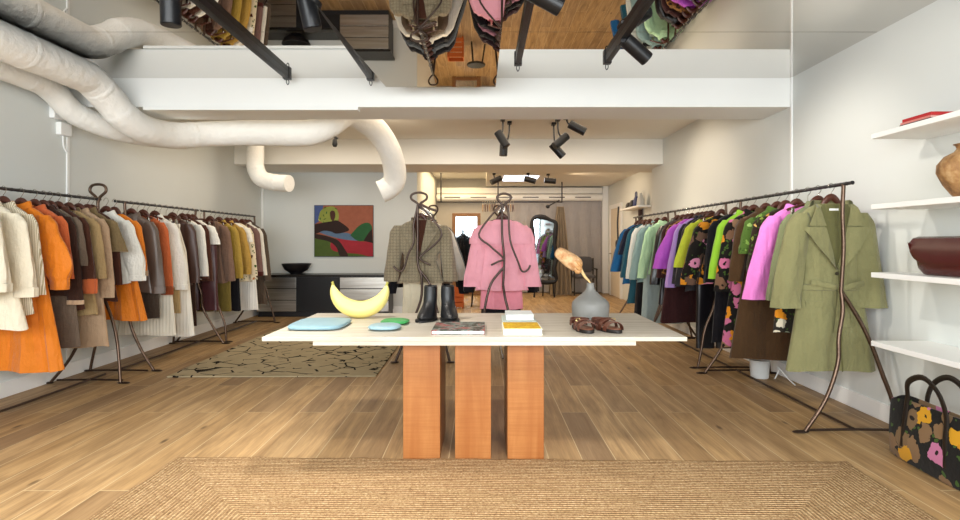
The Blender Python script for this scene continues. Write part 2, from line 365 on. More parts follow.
tag(MB().box(.48, 1.22, 11.75, 12.7, 2.705, 2.722).build('ceiling_light', emit('#dfeaff', 3.5)), 'pale bluish rectangular light panel in the rear ceiling', 'ceiling light')

# ------------------------------------------------------------------ clothes rails (human-figure end frames of wavy metal)
RAILZ = 1.705
LEGA = [(-.02, .96), (-.012, .82), (-.05, .64), (-.08, .46), (-.19, .22), (-.33, .012)]
LEGB = [(-.02, .96), (.09, .75), (.16, .58), (.23, .40), (.275, .22), (.31, .012)]
def end_frame(par, y, side, loop, dirn, jit, lean=.02):
    rnd = random.Random(jit); w = lambda k=.012: rnd.uniform(-k, k); mm = bronze
    MB().tube([(w(.004), y, RAILZ), (w(), y, 1.5), (w(), y, 1.25), (-.02*side, y, .96)], .0135, 10).build('post', mm, par)
    for L in (LEGA, LEGB):
        lean = .01 if not loop and jit not in (1, 4) else lean
        pts = [(u*side+(w(.014) if 0 < i < 5 else 0), y+dirn*lean*i, z) for i, (u, z) in enumerate(L)]
        MB().tube(pts, [.0135, .0145, .0135, .0145, .0135, .013], 10).build('leg', mm, par)
        e = pts[-1]; MB().blob((e[0]+math.copysign(.03, e[0]), e[1], .009), (.06, .022, .009), 14, 6).build('foot', darkbronze, par)
    MB().tube([(-.31, y+dirn*.1, .02), (0, y+dirn*.1, .024), (.3, y+dirn*.1, .02)], .009, 8).build('cross_bar', darkbronze, par)
    if loop:
        MB().tube([(0, y, RAILZ-.03), (-.02, y, RAILZ+.02), (-.075, y, RAILZ+.075), (-.06, y, RAILZ+.125), (0, y, RAILZ+.14), (.06, y, RAILZ+.125), (.075, y, RAILZ+.075), (.02, y, RAILZ+.02), (0, y, RAILZ-.03)], .013, 10).build('head_loop', mm, par)
def rail_part(par, y0, y1, z=RAILZ):
    n = int((y1-y0)/.012); pts = []; rr = []
    m = MB(); N = 10
    m.loft([[((.0125 if i % 5 else .0145)*math.cos(2*PI*j/N), y0+(y1-y0)*i/n, z+(.0125 if i % 5 else .0145)*math.sin(2*PI*j/N)) for j in range(N)] for i in range(n+1)])
    return m.build('rail', black, par)
def rack(x, y0, y1, label, side=1, loops=(0, 0), ext=(0, 0), seed=1):
    t = thing('clothes_rack', label, 'clothes rack', (x, 0, 0), 0, 'figure-legged clothes racks along the walls')
    rail_part(t, y0-ext[0], y1+ext[1])
    end_frame(t, y0, side, loops[0], -1, seed); end_frame(t, y1, side, loops[1], -1 if loops[1] else 1, seed+50, .03 if loops[1] else .02)
    MB().tube([(0, y0-.1, .028), (.004, (y0+y1)/2, .024), (0, y1+.1, .028)], .010, 8).build('floor_bar', darkbronze, t); return t
LX, RX = -3.63, 2.53
rack(LX, 3.62, 5.2, 'clothes rack under the ducts with a bent metal loop at its end', 1, (0, 1), (.1, .03), 1)
rack(LX, 5.58, 6.97, 'middle clothes rack of the tan row, holding the white pleated skirts', -1, (0, 0), (.14, .06), 2)
rack(LX, 7.19, 8.77, 'clothes rack reaching the painting wall, holding the gold shirts', 1, (0, 0), (.08, .02), 3)
rack(RX, 3.845, 5.38, 'clothes rack beside the white shelves with the green trench coat in front', 1, (0, 0), (.09, .14), 4)
rack(RX, 5.71, 7.2, 'middle clothes rack of the coloured row, holding the purple blouse', -1, (0, 0), (.15, .13), 5)
rack(RX, 7.49, 9.05, 'clothes rack in front of the passage door, holding the blue blouse', 1, (0, 0), (.12, .12), 6)

# ------------------------------------------------------------------ garment generator
NB = 44
class Body:
    def __init__(s, sw=.21, L=.75, chest=None, waist=None, hem=.24, th=.055, thh=.065, folds=.018, nf=5, seed=0, neck=.088, slope=1.0, top='shoulder', n=2.5, spread=0.0):
        r = random.Random(seed); s.L = L; s.n = n; s.ph = r.uniform(0, 6.28); s.ph2 = r.uniform(0, 6.28); s.nf = nf; s.folds = folds; s.sway = r.uniform(-.01, .01)
        chest = chest or sw*.95; waist = waist or chest*.9
        if top == 'shoulder':
            zs = [0, .012, .03, .055*slope, .085*slope, .12, .2, .3, min(.46, L*.62), L]
            ws = [neck, neck*1.25, neck*1.25+(sw-neck*1.25)*.32, neck*1.25+(sw-neck*1.25)*.68, sw*.97, sw, chest*1.02, chest, waist, hem]
            ts = [.045, .047, .05, .05, .05, .052, th, th, th*.95, thh]
        else:
            zs = [0, .03, .06, .18, .3, L]; ws = [sw, sw, sw*1.01, sw*1.12+(hem-sw)*.1, sw*1.15+(hem-sw)*.28, hem]; ts = [.02, .022, .024, th*.8, th, thh]
        s.zs, s.ws, s.ts = zs, ws, ts
    def w(s, d): return float(np.interp(d, s.zs, s.ws))
    def t(s, d): return float(np.interp(d, s.zs, s.ts))
    def fold(s, th, d):
        a = s.folds*max(0, (d-.08)/s.L)**1.1
        wr = .0055*min(1, max(0, (d-.1)/.15))*(math.sin(13*d+3*th+s.ph)*math.sin(8*d-5*th+s.ph2)+.6*math.sin(23*d+4*th+s.ph2))
        return (a*(math.sin(s.nf*th+s.ph+d*1.3)+.45*math.sin((2*s.nf+1)*th+s.ph2-d*2))+wr)*abs(math.sin(th))
    def pt(s, th, d, off=0):
        c, q = math.cos(th), math.sin(th); w, t = s.w(d)+off, s.t(d)+off; e = 2/s.n
        return (w*math.copysign(abs(c)**e, c)+s.sway*d, t*math.copysign(abs(q)**e, q)+s.fold(th, d), -d)
    def front(s, x, d, off=0):
        u = max(-1, min(1, (x-s.sway*d)/s.w(d))); c = math.copysign(abs(u)**(s.n/2), u); th = -math.acos(c)
        y = s.pt(th, d)[1]; return (x, y-off, -d)
    def mesh(s, rows=34, d0=0, d1=None, off=0, wav=0):
        d1 = s.L if d1 is None else d1; R = []
        for i in range(rows+1):
            d = d0+(d1-d0)*(i/rows)**1.25
            R.append([(p[0], p[1], p[2]+(wav*math.sin(3*2*PI*j/NB+s.ph) if i == rows else 0)) for j, p in enumerate(s.pt(2*PI*j/NB, d, off) for j in range(NB))])
        # turn the hem in so the cloth has an inside
        last = R[-1]; R.append([(x*.97, y*.8, z+.004) for x, y, z in last]); R.append([(x*.9, y*.4, z+.05) for x, y, z in last])
        m = MB(); m.loft(R, False, True); return m
    def patch(s, xl, xr, d0, d1, off=.006, nx=6, nd=10, th=.004, roll=0):
        """cloth panel lying on the front of the body, between curves xl(d), xr(d)"""
        V = [[], []]
        for k, o in enumerate((off, off-th)):
            for i in range(nd+1):
                u = i/nd; d = d0+(d1-d0)*u
                for j in range(nx+1):
                    f_ = j/nx; x = xl(u)+(xr(u)-xl(u))*f_; V[k].append(s.front(x, d, o+(roll*f_ if roll > 0 else -roll*(1-f_))))
        n = (nx+1)*(nd+1); fs = []
        for i in range(nd):
            for j in range(nx):
                a = i*(nx+1)+j; fs += [(a, a+1, a+nx+2, a+nx+1), (n+a+nx+1, n+a+nx+2, n+a+1, n+a)]
        ring = [j for j in range(nx)]+[i*(nx+1)+nx for i in range(nd)]+[nd*(nx+1)+j for j in range(nx, 0, -1)]+[i*(nx+1) for i in range(nd, 0, -1)]
        for a, b in zip(ring, ring[1:]+ring[:1]): fs.append((a, n+a, n+b, b))
        m = MB(); m.add(V[0]+V[1], fs); return m
def sleeve_mesh(side, sw, L, sp, r0, r1, ry, puff=0, seed=0, bend=.0, drop=.1):
    r = random.Random(seed*3+side); ph = r.uniform(0, 6); N = 22; K = 22; R = []
    for i in range(K+1):
        u = i/K
        x = side*(sw-.035+ (sp+.035)*(1-(1-u)**1.25) ); z = -drop+.035-(L)*u + (.02*math.sin(u*PI) if u < .2 else 0); y = -bend*u*u
        rx = r0+(r1-r0)*u**.8
        if puff: rx += puff*math.sin(min(1, max(0, (u-.25)/.72))*PI)**1.2*(.5+.5*u)
        if u < .12: rx *= .55+.45*u/.12
        k = 1+.035*math.sin(u*17+ph)*u
        rxx, ryy = rx*k, min(rx, ry)*(1+.05*math.sin(u*19+ph*2))
        R.append([(x+rxx*math.cos(2*PI*j/N)*(1+.09*math.sin(5*2*PI*j/N+ph+u*3)*(u+.2)), y+ryy*math.sin(2*PI*j/N)*(1+.14*math.sin(4*2*PI*j/N+ph*2+u*4)*(u+.15)), z) for j in range(N)])
    cen = np.mean(R[-1], 0); R.append([tuple(cen+(np.array(p)-cen)*.85+np.array((0, 0, .006))) for p in R[-1]]); R.append([tuple(cen+(np.array(p)-cen)*.6+np.array((0, 0, .03))) for p in R[-1]])
    m = MB(); m.loft(R, True, True); return m, R[-3]
def cuff_mesh(ring, h, k=1.06, out=0):
    c = np.mean(ring, 0); R = []
    for dz, kk in ((h*.55, k*.97), (h*.5, k*1.03), (0, k*1.03), (-h*.45, k*1.02), (-h*.5, k*.95), (-h*.42, k*.8)):
        R.append([tuple(c+(np.array(p)-c)*kk+np.array((0, 0, dz))) for p in ring])
    m = MB(); m.loft(R, True, True); return m
def collar_mesh(neck=.075, h=.035, drop=.045, t=.045):
    N = 28; R = []
    for k, (dz, g) in enumerate(((-.015, 1.0), (h*.6, .98), (h, 1.02), (h*.9, 1.12), (-.0, 1.3), (-drop, 1.45), (-drop+.004, 1.38))):
        ring = []
        for j in range(N):
            a = 2*PI*j/N; fr = max(0, -math.sin(a))**2
            z = dz-(.03*fr if k < 4 else (.055*fr*(1 if k >= 5 else .6)))
            ring.append((neck*g*math.cos(a), t*g*math.sin(a)-(.012*fr), z))
        R.append(ring)
    m = MB(); m.loft(R, False, False); return m
def hanger_tpl(mat):
    t = thing('clothes_hanger', '', 'hanger')
    pts = [(-.17, 0, -.126), (-.12, 0, -.092), (-.072, 0, -.056), (-.04, 0, -.006), (0, 0, .022), (.04, 0, -.006), (.072, 0, -.056), (.12, 0, -.092), (.17, 0, -.126)]
    MB().tube(pts, [.009, .011, .014, .02, .023, .02, .014, .011, .009], 10, 4, flat=(.6, 1.1)).build('hanger_bar', mat, t)
    MB().tube([(0, 0, .02), (0, 0, .05), (.012, 0, .066), (.0225, 0, .087), (.018, 0, .107), (0, 0, .1205), (-.018, 0, .107), (-.022, 0, .090)], .0028, 6, 4).build('hook', chrome, t)
    return t
HT = {}
def hanger(loc, rz, label, mat=None, group=None):
    mat = mat or hangwood
    if mat.name not in HT:
        o = HT[mat.name] = hanger_tpl(mat); o.location = loc; o.rotation_euler = (0, 0, rz); o['label'] = label
    else: o = copy_tree(HT[mat.name], loc, rz, label)
    if group: o['group'] = group
    return o
SEED = [0]; GAR = []
def garment(name, cat, label, nick, x, y, mat, zr=RAILZ, rz=None, L=None, hemz=None, sleeve=None, slz=None, collar=None, cuff=None, group=None, buttons=0, belt=None, lapel=None, placket=False, hang=True, hmat=None,
            sp=.05, r0=.085, r1=.06, ry=.055, puff=0, slmat=None, asym=None, spread=None, hemband=None, bend=.0, strip=None, spw=.055, **kw):
    SEED[0] += 1; sd = SEED[0]; rnd = random.Random(sd)
    z0 = zr-.13; rz = rnd.uniform(-.035, .035) if rz is None else rz
    t = thing(name, label, cat, (x, y, z0), rz, group); GAR.append(t)
    L = L if L else z0-hemz
    b = Body(L=L, seed=sd, **kw); sw = b.ws[4]/.97 if len(b.ws) > 6 else b.ws[0]
    b.mesh(wav=.008).build('body', mat, t)
    if sleeve:
        sl = sleeve if slz is None else z0-.065-slz
        for side in (-1, 1):
            m, end = sleeve_mesh(side, sw, sl, min(sp, spw) if side*x > 1.9 else sp, r0, r1, ry, puff, sd, bend)
            s = m.build('sleeve', slmat or mat, t)
            if cuff: cuff_mesh(end, cuff[0]).build('cuff', cuff[1], s)
    if collar == 'shirt': collar_mesh().build('collar', mat, t)
    if collar == 'stand': collar_mesh(.07, .05, -.01).build('collar', mat, t)
    if collar == 'round' and hang: MB().tube([(.078*math.cos(a), .047*math.sin(a), -.004-.02*max(0, -math.sin(a))) for a in np.linspace(0, 2*PI, 17)[:-1]], .006, 6, 2, closed=True).build('neckband', cuff[1] if cuff else mat, t)
    if lapel:
        lm, ln, d1 = lapel[:3]; w0, pk_ = (lapel[3:] if len(lapel) > 3 else (.07, .15))
        b.patch(lambda u: -w0*(1-u)-.004, lambda u: w0*(1-u)+.004, .004, d1, .005, 6, 14).build('lining', ln, t)
        for q in (-1, 1):
            def pair(f, g): return (f, g) if q > 0 else (g, f)
            i1 = lambda u: q*(w0*(1-u*.34)+.002); o1 = lambda u: q*(w0+.025+(pk_*.9-w0-.025)*u)
            b.patch(*pair(i1, o1), .004, d1*.34, .020, 5, 6, .010, q*.026).build('collar', lm, t)
            i2 = lambda u: q*(w0*.66*(1-u)+.002); o2 = lambda u: q*((pk_*1.06)*(1-u)**.85+.010)
            b.patch(*pair(i2, o2), d1*.36, d1, .014, 5, 14, .008, q*.042).build('lapel', lm, t)
        R = []
        for k, (dz, g) in enumerate(((-.015, 1.0), (.022, 1.0), (.03, 1.06), (.02, 1.2), (-.02, 1.32))):
            R.append([((w0+.012)*g*math.cos(aa), .05*g*math.sin(aa), dz) for aa in (PI*1.04-PI*1.08*j/18+0 for j in range(19))])
        m = MB(); n_ = 19; m.add([p for q in R for p in q], [(i*n_+j, i*n_+j+1, (i+1)*n_+j+1, (i+1)*n_+j) for i in range(4) for j in range(18)]); m.build('collar', lm, t)
    if placket: b.patch(lambda u: -.016, lambda u: .016, .03, L*.97, .006, 2, 16, .004).build('placket', mat, t)
    if strip: b.patch(lambda u: -strip[0], lambda u: strip[0], .02, L*.97, .007, 4, 16, .005).build('front_band', strip[1], t)
    for i in range(buttons):
        d = (lapel[2]+.03 if lapel else .09)+i*(L*.7-.1)/max(1, buttons-1) if buttons > 1 else L*.45
        p = b.front(0, d, .010); MB().cyl((p[0], p[1], p[2]), (p[0], p[1]-.006, p[2]), .010, n=12).build('button', blackmetal, t)
    if belt:
        d, m2 = belt; b2 = b
        R = []
        for k, (dd, o) in enumerate(((d-.024, .003), (d-.02, .012), (d+.02, .012), (d+.024, .003))): R.append([b.pt(2*PI*j/NB, dd, o) for j in range(NB)])
        m = MB(); m.loft(R, False, False); m.build('belt', m2, t)
    if hemband: # contrasting ribbed hem
        R = [[b.pt(2*PI*j/NB, dd, o) for j in range(NB)] for dd, o in ((L-hemband[0], .002), (L-hemband[0]+.006, .008), (L-.004, .008), (L+.003, .002))]
        m = MB(); m.loft(R, False, False); m.build('hem_band', hemband[1], t)
    if hang: hanger((x, y, z0+.03), rz, f'{"pale" if hmat else "dark"} wooden hanger holding the {nick}', hmat)
    return t, b
def skirt(name, cat, label, nick, x, y, mat, hemz, hem=.27, waist=.16, zr=RAILZ, folds=.02, nf=7, th=.06, thh=.07, rz=None, drop=.07, group=None, hang=True, waistmat=None):
    SEED[0] += 1; sd = SEED[0]; rnd = random.Random(sd); z0 = zr-.10; rz = rnd.uniform(-.035, .035) if rz is None else rz
    t = thing(name, label, cat, (x, y, z0-drop-.03), rz, group); GAR.append(t)
    b = Body(sw=waist, L=z0-drop-.03-hemz, hem=hem, th=th, thh=thh, folds=folds, nf=nf, seed=sd, top='waist'); b.mesh(wav=.006).build('body', mat, t)
    R = [[b.pt(2*PI*j/NB, dd, o) for j in range(NB)] for dd, o in ((-.004, .0), (0, .004), (.035, .004), (.037, 0))]; m = MB(); m.loft(R, False, False); m.build('waistband', waistmat or mat, t)
    if hang: clip_hanger((x, y, z0), rz, f'clip hanger holding the {nick}', waist)
    return t, b
CH = []
def clip_hanger(loc, rz, label, waist=.15):
    if not CH:
        t = thing('clip_hanger', label, 'hanger', loc, rz)
        MB().tube([(-.16, 0, -.055), (-.1, 0, -.035), (0, 0, -.01), (.1, 0, -.035), (.16, 0, -.055)], .011, 8, 4).build('hanger_bar', hangwood, t)
        MB().tube([(0, 0, -.02), (0, 0, .05), (.012, 0, .066), (.0225, 0, .087), (.018, 0, .107), (0, 0, .1205), (-.018, 0, .107), (-.022, 0, .090)], .0028, 6, 4).build('hook', chrome, t)
        for s in (-1, 1): MB().box(s*.12-.012, s*.12+.012, -.012, .012, -.094, -.04).build('clip', chrome, t, bevel=.002)
        CH.append(t)
    else: copy_tree(CH[0], loc, rz, label)
def trousers(label, nick, x, y, mat, hemz, zr=RAILZ, waist=.17, leg=.11, th=.05, rz=None, name='trousers', group=None, hang=True):
    SEED[0] += 1; sd = SEED[0]; rnd = random.Random(sd); z0 = zr-.10; rz = rnd.uniform(-.03, .03) if rz is None else rz
    zt = z0-.10; t = thing(name, label, 'trousers', (x, y, zt), rz, group); GAR.append(t); L = zt-hemz
    b = Body(sw=waist, L=.30, hem=waist*1.22, th=th*.8, thh=th, folds=.004, nf=3, seed=sd, top='waist'); b.mesh(16).build('seat', mat, t)
    for q in (-1, 1):
        N = 26; R = []; ph = rnd.uniform(0, 6)
        for i in range(25):
            u = i/24; z = -.24-(L-.24)*u; w = (waist*.60)*(1-u)+leg*u; cx = q*(waist*.60*(1-u)+(leg+.008)*u)
            R.append([(cx+w*math.copysign(abs(math.cos(a))**.8, math.cos(a)), (th*.85)*math.copysign(abs(math.sin(a))**.8, math.sin(a))*(1+.15*math.sin(3*a+ph+u*3))+.006*math.sin(u*9+ph), z) for a in (2*PI*j/N for j in range(N))])
        m = MB(); m.loft(R); m.build('trouser_leg', mat, t)
    if hang: clip_hanger((x, y, z0), rz, f'clip hanger holding the {nick}')
    return t

ivory, cream, whitec = cloth('#ece0c8'), cloth('#e6dcc6'), cloth('#f0ebdf')
orange, rust = satin('#dd7a10'), cloth('#c8663a')
dkbrown, choc, camel, sand, olive, taupe, dktaupe = cloth('#382219'), cloth('#4a2a1e'), cloth('#a4895f'), cloth('#b89a7c'), cloth('#7a6747'), cloth('#6f5f50'), cloth('#56493e')
blackc = cloth('#15141a'); blackl = leather('#141217', .3)
# ---- tan row, first rack
X = LX
garment('blouse', 'blouse', 'cream blouse at the very front of the tan clothes row', 'foremost cream blouse', X, 3.84, cream, hemz=.92, sleeve=1, slz=.98, sp=.05, r1=.075, collar='shirt', placket=True, cuff=(.06, cream), buttons=4)
garment('coat', 'coat', 'ivory trench coat with strapped cuffs hanging in front of the orange dress', 'ivory strapped trench coat', X, 4.03, ivory, hemz=.66, sleeve=1, slz=.93, sp=.06, r0=.10, r1=.085, lapel=(ivory, cream, .4), cuff=(.07, ivory), belt=(.55, ivory), th=.06, hem=.30, buttons=3)
garment('shirt', 'shirt', 'thin cream striped shirt pressed against the orange dress', 'cream striped shirt', X, 4.17, stripe('#e9dfc9', '#b8a888', 30), hemz=.75, sleeve=1, slz=.9, ry=.04, collar='shirt', th=.04, thh=.045, placket=True)
garment('dress', 'dress', 'long bright orange dress with big gathered puff sleeves', 'long orange dress', X, 4.33, orange, hemz=.29, sleeve=1, slz=.97, sp=.10, r0=.095, r1=.065, puff=.075, ry=.085, hem=.35, thh=.10, folds=.045, nf=8, cuff=(.09, orange), collar='stand', th=.065)
garment('shirt', 'shirt', 'rust red shirt with only its collar showing beside the orange dress', 'rust red shirt', X, 4.46, rust, hemz=.95, sleeve=1, slz=1.0, ry=.035, th=.035, thh=.035, collar='shirt')
garment('jacket', 'jacket', 'dark brown jacket with beige cuffs behind the long orange dress', 'beige cuffed brown jacket', X, 4.55, dkbrown, hemz=.85, sleeve=1, slz=.80, ry=.04, th=.04, thh=.045, collar='shirt', cuff=(.035, sand))
garment('dress', 'dress', 'long grey taupe dress whose hem shows beside the orange hem', 'long grey taupe dress', X, 4.62, taupe, hemz=.42, sleeve=1, slz=1.1, ry=.035, th=.035, thh=.045, hem=.26, folds=.01)
garment('coat', 'coat', 'dark chocolate coat with broad orange cuffs', 'orange cuffed chocolate coat', X, 4.71, choc, hemz=.72, sleeve=1, slz=.92, sp=.06, ry=.045, th=.04, thh=.045, collar='shirt', cuff=(.12, rust))
garment('coat', 'coat', 'camel wrap coat with draped front next to the orange cuffs', 'camel wrap coat', X, 4.83, camel, hemz=.66, sleeve=1, slz=.98, sp=.055, r1=.075, ry=.05, th=.05, hem=.27, lapel=(camel, taupe, .45), belt=(.5, camel))
garment('coat', 'coat', 'long sand beige coat reaching low below the camel wrap coat', 'long sand beige coat', X, 4.95, sand, hemz=.36, sleeve=1, slz=.80, sp=.05, ry=.05, r1=.065, th=.05, thh=.07, hem=.27, collar='shirt', folds=.015)
garment('top', 'top', 'olive brown boxy top with wide short sleeves', 'short sleeved olive top', X, 5.06, olive, hemz=.86, sleeve=1, slz=1.21, sp=.06, r1=.095, ry=.05, th=.045, collar='stand')
garment('dress', 'dress', 'narrow dark brown dress between the olive top and the white blouse', 'narrow dark brown dress', X, 5.12, choc, hemz=.75, sleeve=1, slz=.9, ry=.035, r1=.03, r0=.06, th=.035, thh=.04, sw=.20)
garment('blouse', 'blouse', 'white blouse with full gathered sleeves near the metal loop', 'white full sleeved blouse', X, 5.31, whitec, hemz=.9, sleeve=1, slz=.95, sp=.09, r1=.075, puff=.04, ry=.06, th=.05, collar='shirt', cuff=(.05, whitec))
garment('dress', 'dress', 'shorter orange dress with tied cuffs between two clothes racks', 'short orange dress', X, 5.43, orange, hemz=.53, sleeve=1, slz=.99, sp=.07, r1=.055, ry=.05, th=.055, thh=.075, hem=.33, folds=.04, nf=8, cuff=(.05, sand), collar='round')
# ---- second rack
garment('jacket', 'jacket', 'taupe leather jacket at the front of the middle tan rack', 'taupe leather jacket', X, 5.69, leather('#62544a', .42), hemz=.78, sleeve=1, slz=.80, sp=.06, ry=.055, r1=.07, th=.055, collar='shirt', placket=True, cuff=(.07, leather('#62544a', .42)), buttons=4)
skirt('skirt', 'skirt', 'dark grey brown skirt hanging behind the taupe leather jacket', 'dark grey brown skirt', X, 5.79, cloth('#493d33'), .5, .24, thh=.05, th=.04, folds=.008)
garment('cardigan', 'cardigan', 'rust orange cardigan with dotted front bands and striped cuffs', 'rust dotted cardigan', X, 5.89, rust, hemz=.80, sleeve=1, slz=.78, ry=.045, th=.045, strip=(.035, stripe('#c8663a', '#3a2018', 60, 'Z')), cuff=(.09, stripe('#c8663a', '#4a2418', 40, 'Z')), hemband=(.06, stripe('#c8663a', '#4a2418', 40, 'Z')))
skirt('skirt', 'skirt', 'long cream pleated skirt behind the taupe jacket', 'long cream pleated skirt', X, 5.97, pleats('#e6dcc8'), .29, .32, thh=.06, folds=.015, nf=10)
garment('shirt', 'shirt', 'white shirt with shoulder flap beside the rust cardigan', 'white flap shoulder shirt', X, 6.10, whitec, hemz=.8, sleeve=1, slz=.80, sp=.08, puff=.03, ry=.05, th=.05, collar='shirt', cuff=(.06, whitec), placket=True)
trousers('khaki beige trousers hanging below the white flap shirt', 'khaki trousers', X, 6.2, cloth('#b59a6c'), .5)
skirt('skirt', 'skirt', 'long ivory pleated skirt next to dark brown trousers', 'long ivory pleated skirt', X, 6.32, pleats('#f0e9db'), .225, .33, thh=.06, folds=.016, nf=9)
garment('jacket', 'jacket', 'dark brown leather jacket beside the white flap shirt', 'dark brown leather jacket', X, 6.45, leather('#43281f', .45), hemz=.80, sleeve=1, slz=.82, sp=.05, ry=.05, th=.05, collar='shirt')
trousers('dark brown trousers reaching below the leather jacket', 'dark brown trousers', X, 6.55, dkbrown, .30)
garment('blouse', 'blouse', 'white blouse edged with brown piping', 'brown piped white blouse', X, 6.66, whitec, hemz=.85, sleeve=1, slz=.87, ry=.045, th=.045, collar='round', strip=(.018, choc), cuff=(.03, choc))
garment('jacket', 'jacket', 'dark chocolate wool jacket behind the piped white blouse', 'dark chocolate wool jacket', X, 6.78, choc, hemz=.82, sleeve=1, slz=.82, ry=.045, th=.045, collar='shirt')
garment('top', 'top', 'white short sleeved top among dark brown jackets', 'short sleeved white top', X, 6.9, whitec, hemz=.9, sleeve=1, slz=1.27, sp=.06, r1=.08, ry=.045, th=.045, collar='round')
# ---- third rack
trousers('burgundy leather trousers below the mauve brown coat', 'burgundy leather trousers', X, 7.09, leather('#4b262a', .35), .42)
garment('coat', 'coat', 'mauve brown coat with button beside the gold shirts', 'mauve brown coat', X, 7.34, cloth('#7c6152'), hemz=.76, sleeve=1, slz=.78, sp=.06, r1=.07, ry=.055, th=.055, lapel=(cloth('#7c6152'), choc, .4), buttons=2)
trousers('olive green trousers below the gold satin shirt', 'olive trousers', X, 7.46, cloth('#75652f'), .36)
garment('shirt', 'shirt', 'gold satin shirt, first of the two gold shirts', 'gold satin shirt', X, 7.59, satin('#a98a34'), hemz=.78, sleeve=1, slz=.80, sp=.07, ry=.06, th=.055, collar='shirt', placket=True)
skirt('skirt', 'skirt', 'black lace edged skirt under the gold shirts', 'black lace skirt', X, 7.7, blackc, .34, .26, thh=.05, folds=.02)
garment('blouse', 'blouse', 'ochre gold blouse nearer to the painting wall', 'ochre gold blouse', X, 7.83, satin('#b08a3a'), hemz=.82, sleeve=1, slz=.84, sp=.08, puff=.03, ry=.06, th=.055, collar='shirt')
garment('top', 'top', 'slim white top showing beside the ochre blouse', 'slim white top', X, 7.96, whitec, hemz=1.0, sleeve=1, slz=1.3, ry=.04, th=.04)
garment('blouse', 'blouse', 'rust and cream flower printed blouse', 'rust flowered blouse', X, 8.08, floral('#e9dcc0', ['#7a2418', '#a8401f', '#4a1c14', '#c07a3a'], 9, .42), hemz=.72, sleeve=1, slz=.75, sp=.06, ry=.05, th=.05, collar='round')
skirt('skirt', 'skirt', 'long bright white skirt near the sideboard', 'long white skirt', X, 8.2, pleats('#f4f2ec'), .29, .29, thh=.06, folds=.015)
garment('cardigan', 'cardigan', 'mauve cardigan with dark red cuffs', 'mauve cardigan', X, 8.32, cloth('#7d5f5a'), hemz=.85, sleeve=1, slz=.82, ry=.045, th=.045, cuff=(.06, cloth('#4a1f1c')))
garment('shirt', 'shirt', 'crisp white shirt second from the painting wall', 'crisp white shirt', X, 8.44, whitec, hemz=.8, sleeve=1, slz=.79, sp=.06, ry=.045, th=.045, collar='shirt', placket=True)
garment('coat', 'coat', 'long dark taupe coat ending the tan row at the painting wall', 'long dark taupe coat', X, 8.57, dktaupe, hemz=.33, sleeve=1, slz=.7, sp=.07, ry=.055, th=.055, hem=.28, thh=.07, collar='shirt')

# ---- coloured row by the shelves
X = RX
sage, pinkc, brownw = cloth('#7f8562'), satin('#ee86d6'), cloth('#4c3620')
floA = floral('#15110e', ['#d88a1e', '#c76d90', '#7a5a44', '#d88a1e', '#8a6a50', '#c76d90'], 9, .62)
floB = floral('#17120f', ['#e08fae', '#d98c24', '#6e5242', '#d98c24', '#e08fae'], 8.5, .62)
garment('shirt', 'shirt', 'sage grey shirt hanging just behind the green trench coat', 'sage grey shirt', X, 4.14, sage, hemz=.9, sleeve=1, slz=.86, sp=.10, r1=.075, ry=.06, th=.05, collar='shirt', placket=True)
skirt('skirt', 'skirt', 'short printed floral skirt under the sage shirt', 'short printed skirt', X, 4.27, floral('#2a2620', ['#d88a1e', '#c76d90', '#8a8f78', '#d8cfb8'], 11, .6), .60, .26, thh=.05, th=.045)
garment('blouse', 'blouse', 'bubblegum pink blouse with wide sleeves beside the sage shirt', 'bubblegum pink blouse', X, 4.42, pinkc, hemz=.9, sleeve=1, slz=.84, sp=.13, r1=.085, ry=.065, th=.05, collar='shirt', placket=True)
garment('blouse', 'blouse', 'tan and dark leaf printed blouse behind the bubblegum blouse', 'tan leaf printed blouse', X, 4.58, floral('#2a1f14', ['#b0833a', '#7a8a3a', '#c9a35a'], 14, .4), hemz=.9, sleeve=1, slz=1.05, sp=.06, ry=.05, th=.045)
garment('shirt', 'shirt', 'green leaf patterned shirt next to the tan printed blouse', 'green leafy shirt', X, 4.71, floral('#4e6a2a', ['#7fa04a', '#38501e', '#9ab868'], 16, .45), hemz=1.0, sleeve=1, slz=1.2, sp=.06, ry=.045, th=.04, collar='shirt')
garment('coat', 'coat', 'long dark brown wool coat with wide flared hem above the white bin', 'long flared brown coat', X, 4.90, brownw, hemz=.27, sleeve=1, slz=.95, sp=.06, ry=.06, th=.06, thh=.09, hem=.33, folds=.02, collar='shirt')
garment('coat', 'coat', 'long black coat printed with large pink, ochre and brown flowers', 'long flowered coat', X, 5.12, floA, hemz=.325, sleeve=1, slz=.84, sp=.08, r1=.07, ry=.06, th=.06, hem=.29, thh=.08, collar='shirt')
garment('blouse', 'blouse', 'lime green blouse tucked behind the long flowered coat', 'lime green blouse', X, 5.27, cloth('#9bd23c'), hemz=.9, sleeve=1, slz=.95, sp=.10, r1=.06, ry=.05, th=.045, collar='shirt')
garment('dress', 'dress', 'slim black dress behind the lime blouse', 'slim black dress', X, 5.48, blackc, hemz=.3, sleeve=1, slz=.9, ry=.045, th=.045, thh=.05)
trousers('shiny black leather trousers hanging low at the middle rack end', 'shiny black leather trousers', X, 5.97, blackl, .15, leg=.1)
garment('blouse', 'blouse', 'flower printed blouse with pink and green blooms by the chartreuse sleeve', 'pink and green flowered blouse', X, 5.81, floB, hemz=.86, sleeve=1, slz=.85, sp=.14, r1=.085, ry=.065, th=.055, collar='round')
garment('blouse', 'blouse', 'chartreuse yellow blouse behind the pink and green flowered blouse', 'chartreuse blouse', X, 6.07, cloth('#c4cf3e'), hemz=.95, sleeve=1, slz=1.02, sp=.15, r1=.06, ry=.05, th=.045)
